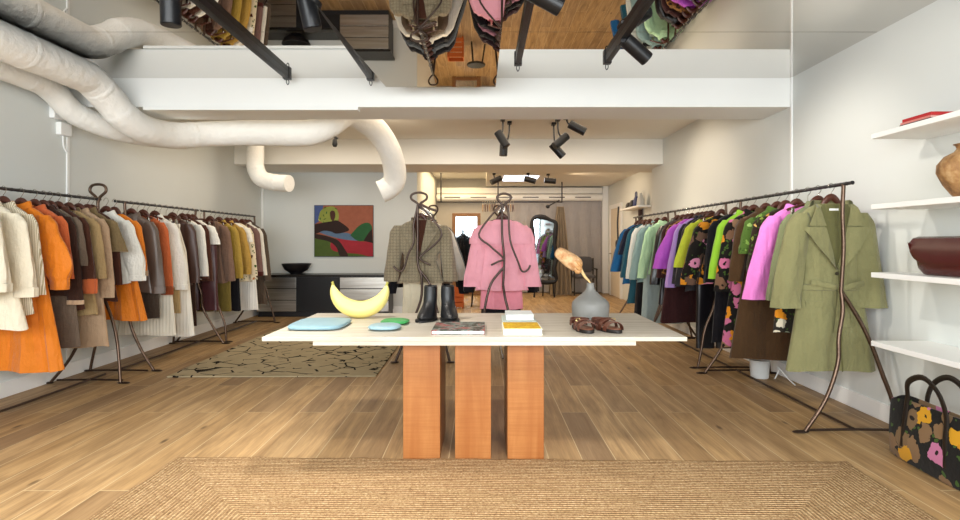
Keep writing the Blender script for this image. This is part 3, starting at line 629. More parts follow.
garment('jacket', 'jacket', 'black satin jacket beside the lavender blouse', 'black satin jacket', X, 6.19, satin('#1d1b22'), hemz=.75, sleeve=1, slz=.8, sp=.09, ry=.06, th=.055, collar='shirt')
garment('jacket', 'jacket', 'charcoal jacket squeezed between black satin and lavender', 'charcoal jacket', X, 6.31, cloth('#2c2a33'), hemz=.8, sleeve=1, slz=.82, sp=.08, ry=.05, th=.045, collar='shirt')
garment('blouse', 'blouse', 'lavender blouse with long pointed sleeves', 'lavender blouse', X, 6.43, satin('#b18fd4'), hemz=.8, sleeve=1, slz=.77, sp=.12, r1=.06, ry=.055, th=.05)
garment('blouse', 'blouse', 'magenta purple blouse with draped short sleeve', 'magenta purple blouse', X, 6.62, satin('#b04fc0'), hemz=.95, sleeve=1, slz=.98, sp=.17, r1=.09, ry=.06, th=.05, puff=.02)
garment('dress', 'dress', 'leopard print dress below the purple blouse', 'leopard print dress', X, 6.76, leopard('#8a6234', '#4a2f18', '#17100b'), hemz=.8, sleeve=1, slz=.9, sp=.05, ry=.045, th=.045)
garment('dress', 'dress', 'long burgundy brown dress on the middle coloured rack', 'long burgundy dress', X, 6.92, cloth('#361a1c'), hemz=.29, sleeve=1, slz=.85, sp=.07, ry=.055, th=.055, thh=.07, hem=.29)
garment('coat', 'coat', 'black glossy leather coat beside the burgundy dress', 'black glossy leather coat', X, 7.1, blackl, hemz=.5, sleeve=1, slz=.75, sp=.09, ry=.06, th=.055, collar='shirt', belt=(.5, blackl))
garment('blouse', 'blouse', 'mint green blouse with pointed shoulder on the rear coloured rack', 'mint green blouse', X, 7.61, cloth('#a5c9a4'), hemz=.85, sleeve=1, slz=.8, sp=.11, ry=.055, th=.05, collar='shirt')
skirt('skirt', 'skirt', 'long pale blue grey skirt reaching near the floor', 'long pale blue grey skirt', X, 7.76, cloth('#8e9ea0'), .16, .3, thh=.07)
garment('coat', 'coat', 'sage blue coat above a black skirt', 'sage blue coat', X, 7.92, cloth('#7c9698'), hemz=.72, sleeve=1, slz=.76, sp=.12, r0=.1, r1=.085, ry=.065, th=.06, hem=.3, collar='shirt')
skirt('skirt', 'skirt', 'long black skirt under the sage blue coat', 'long black skirt', X, 8.1, blackc, .2, .3, thh=.07)
garment('blouse', 'blouse', 'silvery white blouse beside the teal dress', 'silvery white blouse', X, 8.28, cloth('#cfd6d4'), hemz=.8, sleeve=1, slz=.75, sp=.10, ry=.05, th=.05)
garment('dress', 'dress', 'long teal dress near the passage door', 'long teal dress', X, 8.5, cloth('#1f5063'), hemz=.35, sleeve=1, slz=.75, sp=.11, r1=.075, ry=.06, th=.06, thh=.07, hem=.3)
garment('cardigan', 'cardigan', 'navy cardigan between teal dress and bright blue blouse', 'navy cardigan', X, 8.7, cloth('#171c30'), hemz=.85, sleeve=1, slz=1.1, sp=.11, ry=.055, th=.05)
garment('blouse', 'blouse', 'bright blue blouse ending the coloured row', 'bright blue blouse', X, 8.92, cloth('#1d5f97'), hemz=.62, sleeve=1, slz=.82, sp=.16, r1=.08, ry=.06, th=.055, hem=.26)

# ---- green trench coat facing the room
green = cloth('#807d56', .8); greend = cloth('#5f5d38', .85)
t, b = garment('trench_coat', 'coat', 'olive green trench coat with wide lapels and tied belt facing the room', 'olive green trench coat', RX, 3.985, green, rz=.02, hemz=.375, sleeve=1, slz=.83, sp=.105, r0=.085, r1=.10, ry=.072, spw=.02,
               sw=.25, chest=.235, waist=.20, hem=.325, th=.065, thh=.08, folds=.014, nf=5, lapel=(green, greend, .47, .115, .225), bend=.05, slope=1.15, neck=.115)
for d, h in ((.60, .03),):
    R = [[b.pt(2*PI*j/NB, d+k, o) for j in range(NB)] for k, o in ((-.022, .004), (-.018, .014), (.018, .014), (.022, .004))]
    m = MB(); m.loft(R, False, False); m.build('belt', green, t)
kx = .02; y0 = b.front(kx, .62, .02)[1]
m = MB(); m.blob((kx, y0, -.615), (.03, .018, .026), 14, 8)
for dx, dz, ln in ((-.03, -.30, .9), (.035, -.26, 1)): m.tube([(kx, y0, -.62), (kx+dx*.5, y0-.012, -.74), (kx+dx, y0-.004, -.62+dz)], [.016, .02, .02], 8, 6, flat=(1.3, .3))
for s in (-1, 1): m.tube([(kx, y0, -.61), (kx+s*.08, y0-.006, -.585), (kx+s*.2, y0+.03, -.565)], [.014, .018, .018], 8, 5, flat=(.35, 1.1))
m.build('belt_knot', green, t)
b.patch(lambda u: .012+.02*u, lambda u: .02+.02*u, .48, 1.2, .008, 2, 20, .005).build('front_edge', greend, t)
for d in (.47,):
    p = b.front(.0, d+.03, .012); MB().cyl(p, (p[0], p[1]-.008, p[2]), .013, n=14).build('button', plain('#3a3423', .4), t)
for s in (-1, 1): # pocket flaps
    b.patch(lambda u, s=s: min(s*.10, s*.21), lambda u, s=s: max(s*.10, s*.21), .70, .735, .009, 4, 3, .008).build('pocket_flap', green, t)
b.patch(lambda u: -.045, lambda u: .02, .035, .05, .008, 3, 2, .003).build('care_label', white, t)
# ---- two racks in the middle of the room
def centre_rack(px0, label, strokes, loop, y1=7.75):
    Y0 = 6.0; s = F/Y0; X0 = (px0-482)/s
    t = thing('clothes_rack', label, 'clothes rack', (X0, Y0, 0))
    q = lambda p, y=0: ((p[0]-px0)/s, y, CZ+(242-p[1])/s)
    for nm, pts, r in strokes:
        n = len(pts); P = [q(p, (-.03 if nm != 'leg' else -.03-.12*max(0, (i-1))/n)) for i, p in enumerate(pts)]
        MB().tube(P, r, 10, 5).build(nm, darkbronze, t)
        if nm == 'leg':
            e = P[-1]; MB().blob((e[0], e[1], .010), (.05, .03, .010), 14, 6).build('foot', darkbronze, t)
    MB().tube([q(p) for p in loop], .013, 10, 5).build('head_loop', darkbronze, t)
    m = MB(); m.tube([(0, 0, 1.68), (0, y1-Y0, 1.68)], .0135, 10, smooth=False); m.build('rail', black, t)
    for sd in (-1, 1): MB().tube([(0, y1-Y0, 1.68), (sd*.05, y1-Y0, 1.2), (sd*.12, y1-Y0, .7), (sd*.3, y1-Y0+.06, .015)], .015, 10).build('leg', darkbronze, t)
    MB().tube([(0, .0, .03), (0, y1-Y0, .03)], .01, 8, smooth=False).build('floor_bar', darkbronze, t)
    MB().tube([(0, y1-Y0, 1.66), (-.06, y1-Y0, 1.74), (-.05, y1-Y0, 1.80), (0, y1-Y0, 1.815), (.05, y1-Y0, 1.80), (.06, y1-Y0, 1.74), (0, y1-Y0, 1.66)], .012, 8).build('head_loop', darkbronze, t)
    return X0
XA = centre_rack(419, 'dark metal figure rack holding the checked tweed jacket', [
    ('post', [(418, 205), (418, 240), (418, 262), (422, 276)], .013), ('leg', [(422, 276), (421, 300), (408, 332), (396, 362)], .014), ('leg', [(420, 270), (431, 286), (440, 320), (451, 363)], .014),
    ('arm', [(418, 206), (414, 225), (414, 242), (409, 253), (405, 266), (402, 271), (398, 270), (394, 266)], .011), ('arm', [(419, 205), (427, 213), (442, 235), (422, 255), (420.5, 259), (425, 262), (431, 265)], .011), ('shoulder_bar', [(420, 204), (428, 208), (437, 211)], .014)],
    [(419, 206), (417, 203), (411.5, 199), (412, 194.5), (419, 192.5), (426, 194.5), (426.5, 199), (421, 203), (419, 206)])
XB = centre_rack(503, 'dark metal figure rack holding the pink cape jacket', [
    ('post', [(502, 205), (502, 235), (504, 258), (503, 285)], .013), ('leg', [(503, 285), (505, 298), (508, 310), (513, 335), (517, 362)], .014), ('leg', [(504, 267), (493, 280), (488, 292), (484, 312), (480, 336), (476, 362)], .014),
    ('arm', [(502, 205), (496, 210), (479, 234), (490, 246), (503, 258), (497, 262), (491, 265)], .011), ('arm', [(504, 204), (508, 210), (510, 240), (518, 262), (521, 270), (524.5, 271.5), (528, 269), (530, 265)], .011)],
    [(503, 206), (501, 203), (497.5, 199), (498, 195.5), (504, 193.5), (510, 195.5), (510.5, 199), (506, 203), (503, 206)])
ZC = 1.68
tw = tweed('#8a7e68', '#5c503f', '#b0a387')
t, b = garment('blazer', 'jacket', 'brown checked tweed blazer with belt on the middle figure rack', 'checked tweed blazer', XA, 6.16, tw, zr=ZC, rz=0, hemz=.85, sleeve=1, slz=.86, sp=.045, r0=.085, r1=.078, ry=.07, sw=.285, chest=.255, waist=.165, hem=.255, th=.065, thh=.075, folds=.015, slope=1.3,
               lapel=(tw, choc, .40, .075, .17), belt=(.43, tw))
m = MB(); y0 = b.front(0, .43, .03)[1]; m.blob((0, y0, -.43), (.035, .02, .03), 14, 8); m.tube([(0, y0, -.43), (.03, y0-.01, -.55), (.02, y0, -.72)], .018, 8, 5, flat=(1.2, .4)); m.build('belt_knot', tw, t)
skirt('trousers', 'trousers', 'cream wide trousers hanging under the tweed blazer', 'cream wide trousers', XA, 6.33, cloth('#d9ceb4'), .38, .24, zr=ZC, thh=.05, hang=True)
skirt('skirt', 'skirt', 'ivory skirt between tweed blazer and black coats', 'ivory skirt', XA, 6.48, cloth('#e4dcc8'), .5, .2, zr=ZC, thh=.05)
garment('coat', 'coat', 'long taupe brown coat behind the cream wide trousers', 'long taupe brown coat', XA, 6.63, taupe, zr=ZC, hemz=.35, sleeve=1, slz=.8, th=.05, ry=.05, sw=.22, hem=.28)
garment('shirt', 'shirt', 'white shirt with its cuff showing beside the tweed blazer', 'white cuffed shirt', XA, 6.78, whitec, zr=ZC, hemz=.85, sleeve=1, slz=.83, sp=.20, ry=.05, th=.05, sw=.25, collar='shirt')
garment('coat', 'coat', 'black wool coat deep on the tweed blazer rack', 'black wool coat', XA, 6.95, blackc, zr=ZC, hemz=.62, sleeve=1, slz=.65, sp=.20, th=.055, ry=.055, sw=.26, hem=.3, collar='shirt')
garment('jacket', 'jacket', 'slate grey jacket behind the black wool coat', 'slate grey jacket', XA, 7.12, cloth('#59616b'), zr=ZC, hemz=.8, sleeve=1, slz=.8, sp=.2, th=.05, ry=.05, sw=.25, collar='shirt')
garment('coat', 'coat', 'long black hooded coat ending the tweed blazer rack', 'long black hooded coat', XA, 7.32, cloth('#1b1b22'), zr=ZC, hemz=.4, sleeve=1, slz=.7, sp=.16, th=.055, ry=.055, sw=.25, collar='stand')
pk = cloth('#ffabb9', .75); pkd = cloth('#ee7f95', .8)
t, b = garment('jacket', 'jacket', 'bright pink jacket with a cape collar on the middle figure rack', 'pink cape jacket', XB, 6.17, pk, zr=ZC, rz=0, hemz=.76, sleeve=1, slz=.80, sp=.065, r0=.085, r1=.105, ry=.08, sw=.265, chest=.25, waist=.21, hem=.30, th=.065, thh=.09, folds=.022, nf=6, slope=1.3)
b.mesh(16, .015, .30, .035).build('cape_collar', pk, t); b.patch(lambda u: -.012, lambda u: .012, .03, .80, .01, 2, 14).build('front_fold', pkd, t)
m = MB(); m.loft([[(x*1.0, y, z) for x, y, z in (b.pt(2*PI*j/NB, dd, o) for j in range(NB))] for dd, o in ((.012, .004), (.10, .075), (.22, .115), (.27, .12), (.268, .10))], False, False); m.build('cape_collar', pk, t)
skirt('skirt', 'skirt', 'long pink skirt showing below the pink cape jacket', 'long pink skirt', XB, 6.33, cloth('#ff9dae', .8), .53, .25, zr=ZC, thh=.06, folds=.02, nf=6)
garment('dress', 'dress', 'slim black dress behind the pink cape jacket', 'slim black dress by the pink jacket', XB, 6.48, blackc, zr=ZC, hemz=.35, sleeve=1, slz=.72, sp=.15, th=.05, ry=.05, sw=.24)
garment('blouse', 'blouse', 'dusty mauve blouse behind the slim black dress', 'dusty mauve blouse', XB, 6.62, cloth('#9a6d83'), zr=ZC, hemz=.9, sleeve=1, slz=.9, sp=.08, th=.045, ry=.045)
garment('coat', 'coat', 'heavy black coat deep on the pink jacket rack', 'heavy black coat', XB, 6.78, cloth('#121216'), zr=ZC, hemz=.5, sleeve=1, slz=.68, sp=.14, th=.06, ry=.06, sw=.25, collar='shirt')
garment('jacket', 'jacket', 'dark plum jacket ending the pink jacket rack', 'dark plum jacket', XB, 6.98, cloth('#2d1a24'), zr=ZC, hemz=.75, sleeve=1, slz=.8, sp=.1, th=.05, ry=.05, collar='shirt')

# press neighbours on a rail flat enough that they do not run through each other
rows = {}
for g in GAR: rows.setdefault(-1 if g.location.x < -2 else 2 if g.location.x > 2 else 0 if g.location.x < -.3 else 1, []).append(g)
def yext(g):
    lo, hi = 9, -9
    for o in g.children:
        if o.type == 'MESH':
            a = np.empty(len(o.data.vertices)*3, np.float32); o.data.vertices.foreach_get('co', a); a = a.reshape(-1, 3)
            w = a[:, 0]*math.sin(g.rotation_euler.z)+a[:, 1]; lo = min(lo, w.min()); hi = max(hi, w.max())
    return lo, hi
for row in rows.values():
    row.sort(key=lambda g: g.location.y); E = [yext(g) for g in row]
    for i, g in enumerate(row):
        k = 1.0
        for j in (i-1, i+1):
            if 0 <= j < len(row):
                gap = abs(row[j].location.y-g.location.y); mine = -E[i][0] if j < i else E[i][1]; other = E[j][1] if j < i else -E[j][0]
                k = min(k, .97*gap/(mine+other))
        g.scale.y = max(.42, k)

# ------------------------------------------------------------------ display table
TZ = .76
def limed():
    t = NT('limed_wood').set(.45, 0, .35); v = t.co((1.2, 14, 14)); n = t.noise(v, 1.5, 6, .6, .4).outputs[0]
    t.col(t.ramp(n, [(.3, '#b5aa98'), (.7, '#d3ccbf')])); t.bump(n, .1, .003); return t.m
def maple():
    t = NT('figured_maple').set(.38, 0, .45, 0, .15); v = t.co((9, 1, 1)); n = t.noise(v, 1.5, 5, .6, .5).outputs[0]
    v2 = t.co((2, 2, 70)); n2 = t.noise(v2, 1.2, 3).outputs[0]
    c = t.ramp(n, [(.3, '#96592a'), (.7, '#ad7340')]); t.col(t.mix(t.math('MULTIPLY', t.ramp(n2, [(.4, 0.), (.65, 1.)]), .35), c, lin('#8a5024'))); return t.m
lw, mp = limed(), maple()
t = thing('display_table', 'pale limed table on orange wooden slab legs in the middle of the room', 'table', (0, 3.65, 0))
MB().box(-1.251, 1.166, -.526, .53, TZ-.024, TZ).build('tabletop', lw, t, bevel=.002, smooth=False)
MB().box(-.962, .876, -.524, .50, TZ-.049, TZ-.0245).build('lower_board', lw, t, bevel=.002, smooth=False)
for x0, x1 in ((-.4725, -.251), (-.1615, .054), (.1525, .371)):
    MB().box(x0, x1, -.358, .14, 0, TZ-.0495).build('leg', mp, t, bevel=.003, smooth=False)
# banana
def banana():
    t = thing('banana_ornament', 'oversized pale yellow banana ornament standing on the table', 'ornament', (-.865, 3.90, TZ), .08)
    bm = plain('#ecdc86', .5, 0, .4, .04, 5); R = []; n = 22; K = 34; cz, rad = .245, .185
    for i in range(K+1):
        u = i/K; a = math.radians(-176+170*u); r = .052*(max(0, 1-abs(2*u-1)**2.2))**.85+.009
        c = np.array((rad*math.cos(a)*1.02, 0, cz+rad*math.sin(a)*1.0)); d = np.array((math.cos(a), 0, math.sin(a)))
        R.append([tuple(c+d*r*(math.cos(q)*(1+.05*math.cos(5*q)))+np.array((0, 1, 0))*r*.95*math.sin(q)*(1+.05*math.cos(5*q))) for q in (2*PI*j/n for j in range(n))])
    zmin = min(p[2] for q in R for p in q); R = [[(x, y, z-zmin) for x, y, z in q] for q in R]
    MB().loft(R).build('fruit_body', bm, t)
    for q, d in ((R[0], -1), (R[-1], 1)):
        c = np.mean(q, 0); MB().tube([c, c+np.array((d*.001, 0, .012)), c+np.array((d*.006, 0, .024))], [.012, .009, .011], 10, 3).build('stalk', plain('#a8a04c', .6), t)
banana()
def pouch(name, label, col, x0, x1, y0, y1, h, rz=0, e=.45, z=TZ):
    t = thing(name, label, 'pouch', ((x0+x1)/2, (y0+y1)/2, z), rz); m = leather(col, .5); w, d = (x1-x0)/2, (y1-y0)/2
    MB().blob((0, 0, h/2), (w, d, h/2), 36, 14, e).build('body', m, t)
    MB().tube([(w*1.0*math.copysign(abs(math.cos(a))**e, math.cos(a)), d*1.0*math.copysign(abs(math.sin(a))**e, math.sin(a)), h/2) for a in np.linspace(0, 2*PI, 41)[:-1]], .0035, 6, 2, closed=True).build('edge_piping', m, t)
    return t
pouch('pouch', 'large flat light blue leather pouch at the table end', '#83a4b0', -1.205, -.865, 3.33, 3.73, .034)
pouch('pouch', 'small oval light blue pouch overlapping the green one', '#93b2bc', -.70, -.505, 3.31, 3.51, .034, 0, .75)
pouch('pouch', 'small oval green pouch behind the little blue pouch', '#3f9c54', -.665, -.485, 3.54, 3.74, .032, 0, .75)
# boots
def boot(x, y, rz, label, sg):
    t = thing('ankle_boot', label, 'boot', (x, y, TZ), rz, 'pair of black boots on the table'); R = []; n = 24
    # foot runs toward -y; rings climb from sole to shaft
    prof = [(.012, .060, -.17, .065), (.03, .063, -.178, .068), (.055, .058, -.155, .068), (.08, .053, -.11, .066), (.105, .049, -.07, .066), (.14, .048, -.05, .068), (.19, .049, -.045, .072), (.238, .047, -.045, .074)]
    for z, w, y0, y1 in prof:
        c, d = (y0+y1)/2, (y1-y0)/2
        R.append([(w*math.cos(a)*(1-.12*max(0, -math.sin(a))**2 if z < .06 else 1)+sg*.006*(-1 if math.sin(a) < 0 else 0), c+d*math.sin(a), z+(-.012*math.cos(0)*0)) for a in (2*PI*j/n for j in range(n))])
    top = R[-1]; cc = np.mean(top, 0); R.append([tuple(cc+(np.array(p)-cc)*.9+np.array((0, 0, .002))) for p in top]); R.append([tuple(cc+(np.array(p)-cc)*.86+np.array((0, 0, -.08))) for p in top])
    MB().loft(R, True, True).build('upper', leather('#0e0f13', .45), t, sub=1)
    S = [[(w*math.cos(a), -.053+.125*k*math.sin(a), z) for a in (2*PI*j/n for j in range(n))] for z, w, k in ((0, .062, 1), (.002, .065, 1.02), (.014, .065, 1.02), (.016, .062, 1))]
    MB().loft(S).build('sole', plain('#0c0c0d', .6), t)
boot(-.365, 3.83, -.30, 'black leather ankle boot on the banana side of the pair', -1)
boot(-.235, 3.83, .25, 'black leather ankle boot on the pink jacket side of the pair', 1)
# books
def book(x0, x1, y0, y1, z, h, cover, label, rz=0, page='#f3efe6', spine_front=True):
    t = thing('book', label, 'book', ((x0+x1)/2, (y0+y1)/2, z), rz); w, d = (x1-x0)/2, (y1-y0)/2; ct = min(.004, h*.15)
    cv = MB().box(-w, w, -d, d, 0, ct).box(-w, w, -d, d, h-ct, h).box(-w, -w+ct, -d, d, ct, h-ct).build('cover', cover, t, bevel=.001, smooth=False)
    MB().box(-w+ct, w-.004, -d+.004, d-.004, ct, h-ct).build('pages', plain(page, .8), t, smooth=False)
    return t
def cover_art(pal, scale=9):
    t = NT('printed_cover').set(.6, 0, .2); v = t.co((1, 1, 0)); n = t.noise(v, scale, 3, .6, 1.2).outputs[0]
    t.col(t.ramp(n, [(.25+.5*i/len(pal), p) for i, p in enumerate(pal)])); return t.m
book(-.295, .017, 3.205, 3.56, TZ, .024, cover_art(['#161a18', '#2f4a34', '#3a1f1c', '#7a8c86', '#a04a44', '#202428'], 10), 'large dark patterned art book in front of the boots', page='#fbfaf6')
yb = book(.124, .352, 3.19, 3.46, TZ, .036, plain('#f1ecd6', .6), 'white edged book with bright yellow picture cover in front of the stack', page='#fdfcf6')
MB().box(-.108, .106, -.126, .124, .036, .0372).build('cover_picture', cover_art(['#c08600', '#e8bc00', '#cf9600', '#f0cc10'], 12), yb, smooth=False)
book(.135, .355, 3.53, 3.83, TZ, .030, plain('#b9c4bc', .5), 'grey green book under the white book', page='#cdd4cc')
book(.16, .34, 3.60, 3.83, TZ+.030, .034, plain('#e8eeee', .5), 'white book on top of the grey green book', page='#fbfbfb')
# bottle vase + dried pod
vz = plain('#85837e', .5, 0, .4, .18, 9, .2, 25)
t = thing('bottle_vase', 'grey stoneware bottle vase behind the brown sandals', 'vase', (.755, 3.83, TZ))
P = [(.0, .0), (.11, .002), (.122, .010), (.127, .04), (.130, .10), (.124, .124), (.10, .148), (.065, .175), (.038, .20), (.028, .22), (.025, .245), (.029, .255), (.022, .256), (.018, .22), (.024, .18), (.06, .15)]
MB().lathe(P, 40, cap0=False, cap1=False).build('vase_body', vz, t)
t = thing('dried_flower', 'pale dried flower pod leaning out of the grey bottle vase', 'flower', (.755, 3.83, TZ))
q = lambda px, py: ((px-482)*3.83/F-.755, 0, CZ+(242-py)*3.83/F-TZ)
MB().tube([(.008, 0, .03), (.002, 0, .22), (-.006, 0, .262), q(584.5, 276), q(579, 266)], [.005, .006, .007, .010, .013], 10, 5).build('stem', plain('#e0bd84', .6), t)
pw = NT('pod_skin').set(.7); v = pw.co(); pw.col(pw.ramp(pw.noise(v, 26, 4).outputs[0], [(.3, '#b97b48'), (.6, '#e8c090')])); pw.bump(pw.noise(v, 60).outputs[0], .5, .01)
a, bq = np.array(q(580.5, 267.5)), np.array(q(556, 250.5)); 
MB().tube([a, a+(bq-a)*.12, a+(bq-a)*.35, a+(bq-a)*.7, a+(bq-a)*.93, bq], [.026, .048, .054, .047, .036, .012], 20, 5).build('pod', pw.m, t)
m = MB()
for k in range(9):
    an = 2*PI*k/9; c = a+(bq-a)*.10; off = np.array((0, math.cos(an)*.05, math.sin(an)*.05))
    m.tube([a, c+off*.9, c+off+(bq-a)*.16], [.012, .016, .004], 6, 4)
m.build('sepals', plain('#cf9a62', .7), t)
# sandals
brl = leather('#5e3324', .45)
def sandal(x, y, rz, label, sg):
    t = thing('sandal', label, 'sandal', (x, y, TZ), rz, 'pair of brown sandals on the table'); n = 28; t.scale = (1.22, 1.08, .8)
    def out(a, k=1): 
        s = math.sin(a); w = (.046 if s < 0 else .036)*k; return (w*math.cos(a)+sg*.006*(s < 0)*abs(s), .125*k*s)
    S = [[(*out(2*PI*j/n, k), z) for j in range(n)] for z, k in ((0, .97), (.003, 1.), (.022, 1.), (.026, .97))]
    MB().loft(S).build('sole', plain('#17120f', .6), t)
    MB().loft([[(*out(2*PI*j/n, k), z) for j in range(n)] for z, k in ((.0265, .93), (.030, .93), (.031, .9))]).build('footbed', leather('#7a4a34', .5), t)
    for nm, ya, yb2, h in (('strap', -.085, -.05, .062), ('strap', -.03, .0, .075)):
        R = []
        for i in range(15):
            a = PI*i/14; cx, cz = .050*math.cos(a), .012+h*math.sin(a)**.8
            R.append([(cx, ya-.006*math.sin(a)*0+sl, cz*(1 if k == 0 else 1)+k) for sl, k in ((0, 0), (yb2-ya, .004), (yb2-ya, .010), (0, .006))])
        MB().loft(R).build(nm, brl, t)
    R = []
    for i in range(17):
        a = PI*i/16; R.append([(.042*math.cos(a)*k, .05+.078*math.sin(a)*k, z) for k, z in ((1, .028), (1.06, .03), (1.0, .082), (.94, .08))])
    MB().loft(R).build('heel_counter', brl, t)
    MB().tube([(-.046, .05, .07), (-.03, .01, .09), (0, -.005, .097), (.03, .01, .09), (.046, .05, .07)], .008, 8, 4, flat=(1, .5)).build('ankle_strap', brl, t)
    MB().tube([(sg*.03-.009, -.012, .092), (sg*.03+.009, -.012, .092), (sg*.03+.011, -.018, .078), (sg*.03-.009, -.018, .078)], .0025, 6, 2, closed=True).build('buckle', plain('#c9b27a', .3, .9), t)
sandal(.615, 3.36, .22, 'brown leather sandal closer to the books', -1)
sandal(.76, 3.36, .35, 'brown leather sandal closer to the table end', 1)

# ------------------------------------------------------------------ wall shelves with their things
for z, lb in ((2.005, 'highest white wall shelf, holding the red books'), (1.545, 'white wall shelf holding the brown pottery jug'), (1.102, 'white wall shelf holding the maroon handbag'), (.655, 'lowest white wall shelf, empty above the flowered tote')):
    tag(MB().box(2.545, XR-.001, 2.2, 3.6, z-.033, z).build('wall_shelf', white, smooth=False, bevel=.003), lb, 'shelf', 'white wall shelves')
book(2.58, 2.80, 3.16, 3.40, 2.005, .014, plain('#3a2a28', .6), 'dark thin book at the bottom of the shelf stack', page='#d9b0a4')
book(2.585, 2.79, 3.17, 3.40, 2.019, .014, plain('#d98a80', .6), 'salmon book between dark and red ones', page='#e8b6ac')
book(2.59, 2.79, 3.17, 3.39, 2.033, .02, plain('#b8262a', .5), 'red book topmost on the shelf stack', page='#c03030')
t = thing('pottery_jug', 'brown mottled clay jug on the second white shelf', 'jug', (2.735, 3.09, 1.545))
cl = NT('mottled_clay').set(.55, 0, .35); v = cl.co(); cl.col(cl.ramp(cl.noise(v, 9, 5, .6).outputs[0], [(.3, '#5a3c28'), (.48, '#a37a4e'), (.68, '#d0b284')])); cl.bump(cl.noise(v, 30).outputs[0], .2, .01)
MB().lathe([(0, 0), (.06, .002), (.075, .02), (.115, .08), (.145, .15), (.142, .195), (.11, .24), (.065, .265), (.052, .285), (.058, .30), (.07, .308), (.06, .31), (.045, .285)], 40, cap0=False).build('jug_body', cl.m, t)
MB().tube([(0, -.05, .29), (0, -.12, .285), (0, -.155, .23), (0, -.14, .19)], .014, 10).build('handle', cl.m, t)
t = thing('handbag', 'glossy maroon leather handbag with rounded flap on the third shelf', 'handbag', (2.70, 3.14, 1.102))
mar = leather('#4a1d1a', .25)
def hb(x, y, z): return (x*(1-.25*(z/.22)), y*(1+.0*z), z)
def hbring(z, wx, wy, dx=0): return [(dx+wx*math.copysign(abs(math.cos(q))**.7, math.cos(q)), wy*math.copysign(abs(math.sin(q))**.5, math.sin(q)), z) for q in (2*PI*j/40 for j in range(40))]
m = MB(); m.loft([hbring(0.001, .05, .175), hbring(.008, .06, .195), hbring(.04, .072, .225), hbring(.09, .076, .238), hbring(.15, .068, .242), hbring(.20, .05, .242), hbring(.222, .036, .236)]); m.build('body', mar, t)
m = MB(); R = []
for i in range(33):
    v_ = -1+2*i/32; y = .246*v_; e = max(0, 1-abs(v_)**4); low = .19-.125*e**.5
    R.append([(.035, y*.97, .226), (-.02, y*.97, .231), (-.052, y*.985, .220), (-.074, y, .17 if low < .17 else low), (-.084, y*.98, max(low+.012, low)), (-.080, y*.98, low), (-.066, y, low+.004), (-.04, y*.985, .205), (.02, y*.97, .214)])
m.loft(R); m.build('flap', mar, t)
# tote
t = thing('tote_bag', 'black tote bag printed with ochre and pink flowers standing on the floor', 'tote bag', (2.565, 3.10, 0), -.04)
tb = floral('#120f0d', ['#c98a1c', '#120f0d', '#86694a', '#c77aa0', '#d29a20', '#7a6144'], 8.5, .62)
R = []
for z, wx, wy in ((0.005, .075, .30), (.02, .085, .31), (.15, .085, .32), (.28, .06, .335), (.345, .035, .345)):
    R.append([(wx*math.copysign(abs(math.cos(a))**.5, math.cos(a)), wy*math.copysign(abs(math.sin(a))**.4, math.sin(a)), z+(.02*math.sin(2*a+1) if z > .3 else 0)) for a in (2*PI*j/40 for j in range(40))])
top = R[-1]; R.append([(x*.8, y*.98, z) for x, y, z in top]); R.append([(x*.7, y*.95, z-.12) for x, y, z in top])
MB().loft(R).build('bag_body', tb, t)
for s, lean in ((-1, -.03), (1, .02)):
    pts = [(s*.075*.9-.012*(s < 0), .16, .09), (s*.06-.012*(s < 0), .15, .25), (s*.05+lean*.3, .145, .38), (s*.05+lean, .11, .48), (s*.05+lean, .0, .535), (s*.05+lean, -.11, .48), (s*.05+lean*.3, -.14, .36), (s*.06-.012*(s < 0), -.15, .25), (s*.075*.9-.012*(s < 0), -.16, .09)]
    MB().tube(pts, .014, 10, 5, flat=(.6, 1.2)).build('handle', leather('#17110e', .4), t)
# bin on the floor
t = thing('bin', 'small white round bin with metal bar on the floor under the brown coat', 'bin', (2.665, 5.28, 0))
MB().lathe([(0, 0), (.075, .0), (.08, .005), (.09, .165), (.093, .17), (.088, .172), (.08, .16)], 32, cap0=False).build('bin_body', plain('#dcdedd', .5), t)
MB().tube([(.12, -.05, .0), (.15, -.06, .08), (.13, -.08, .12), (.16, -.2, .04), (.17, -.3, .005)], .006, 6).build('cable', white, t)

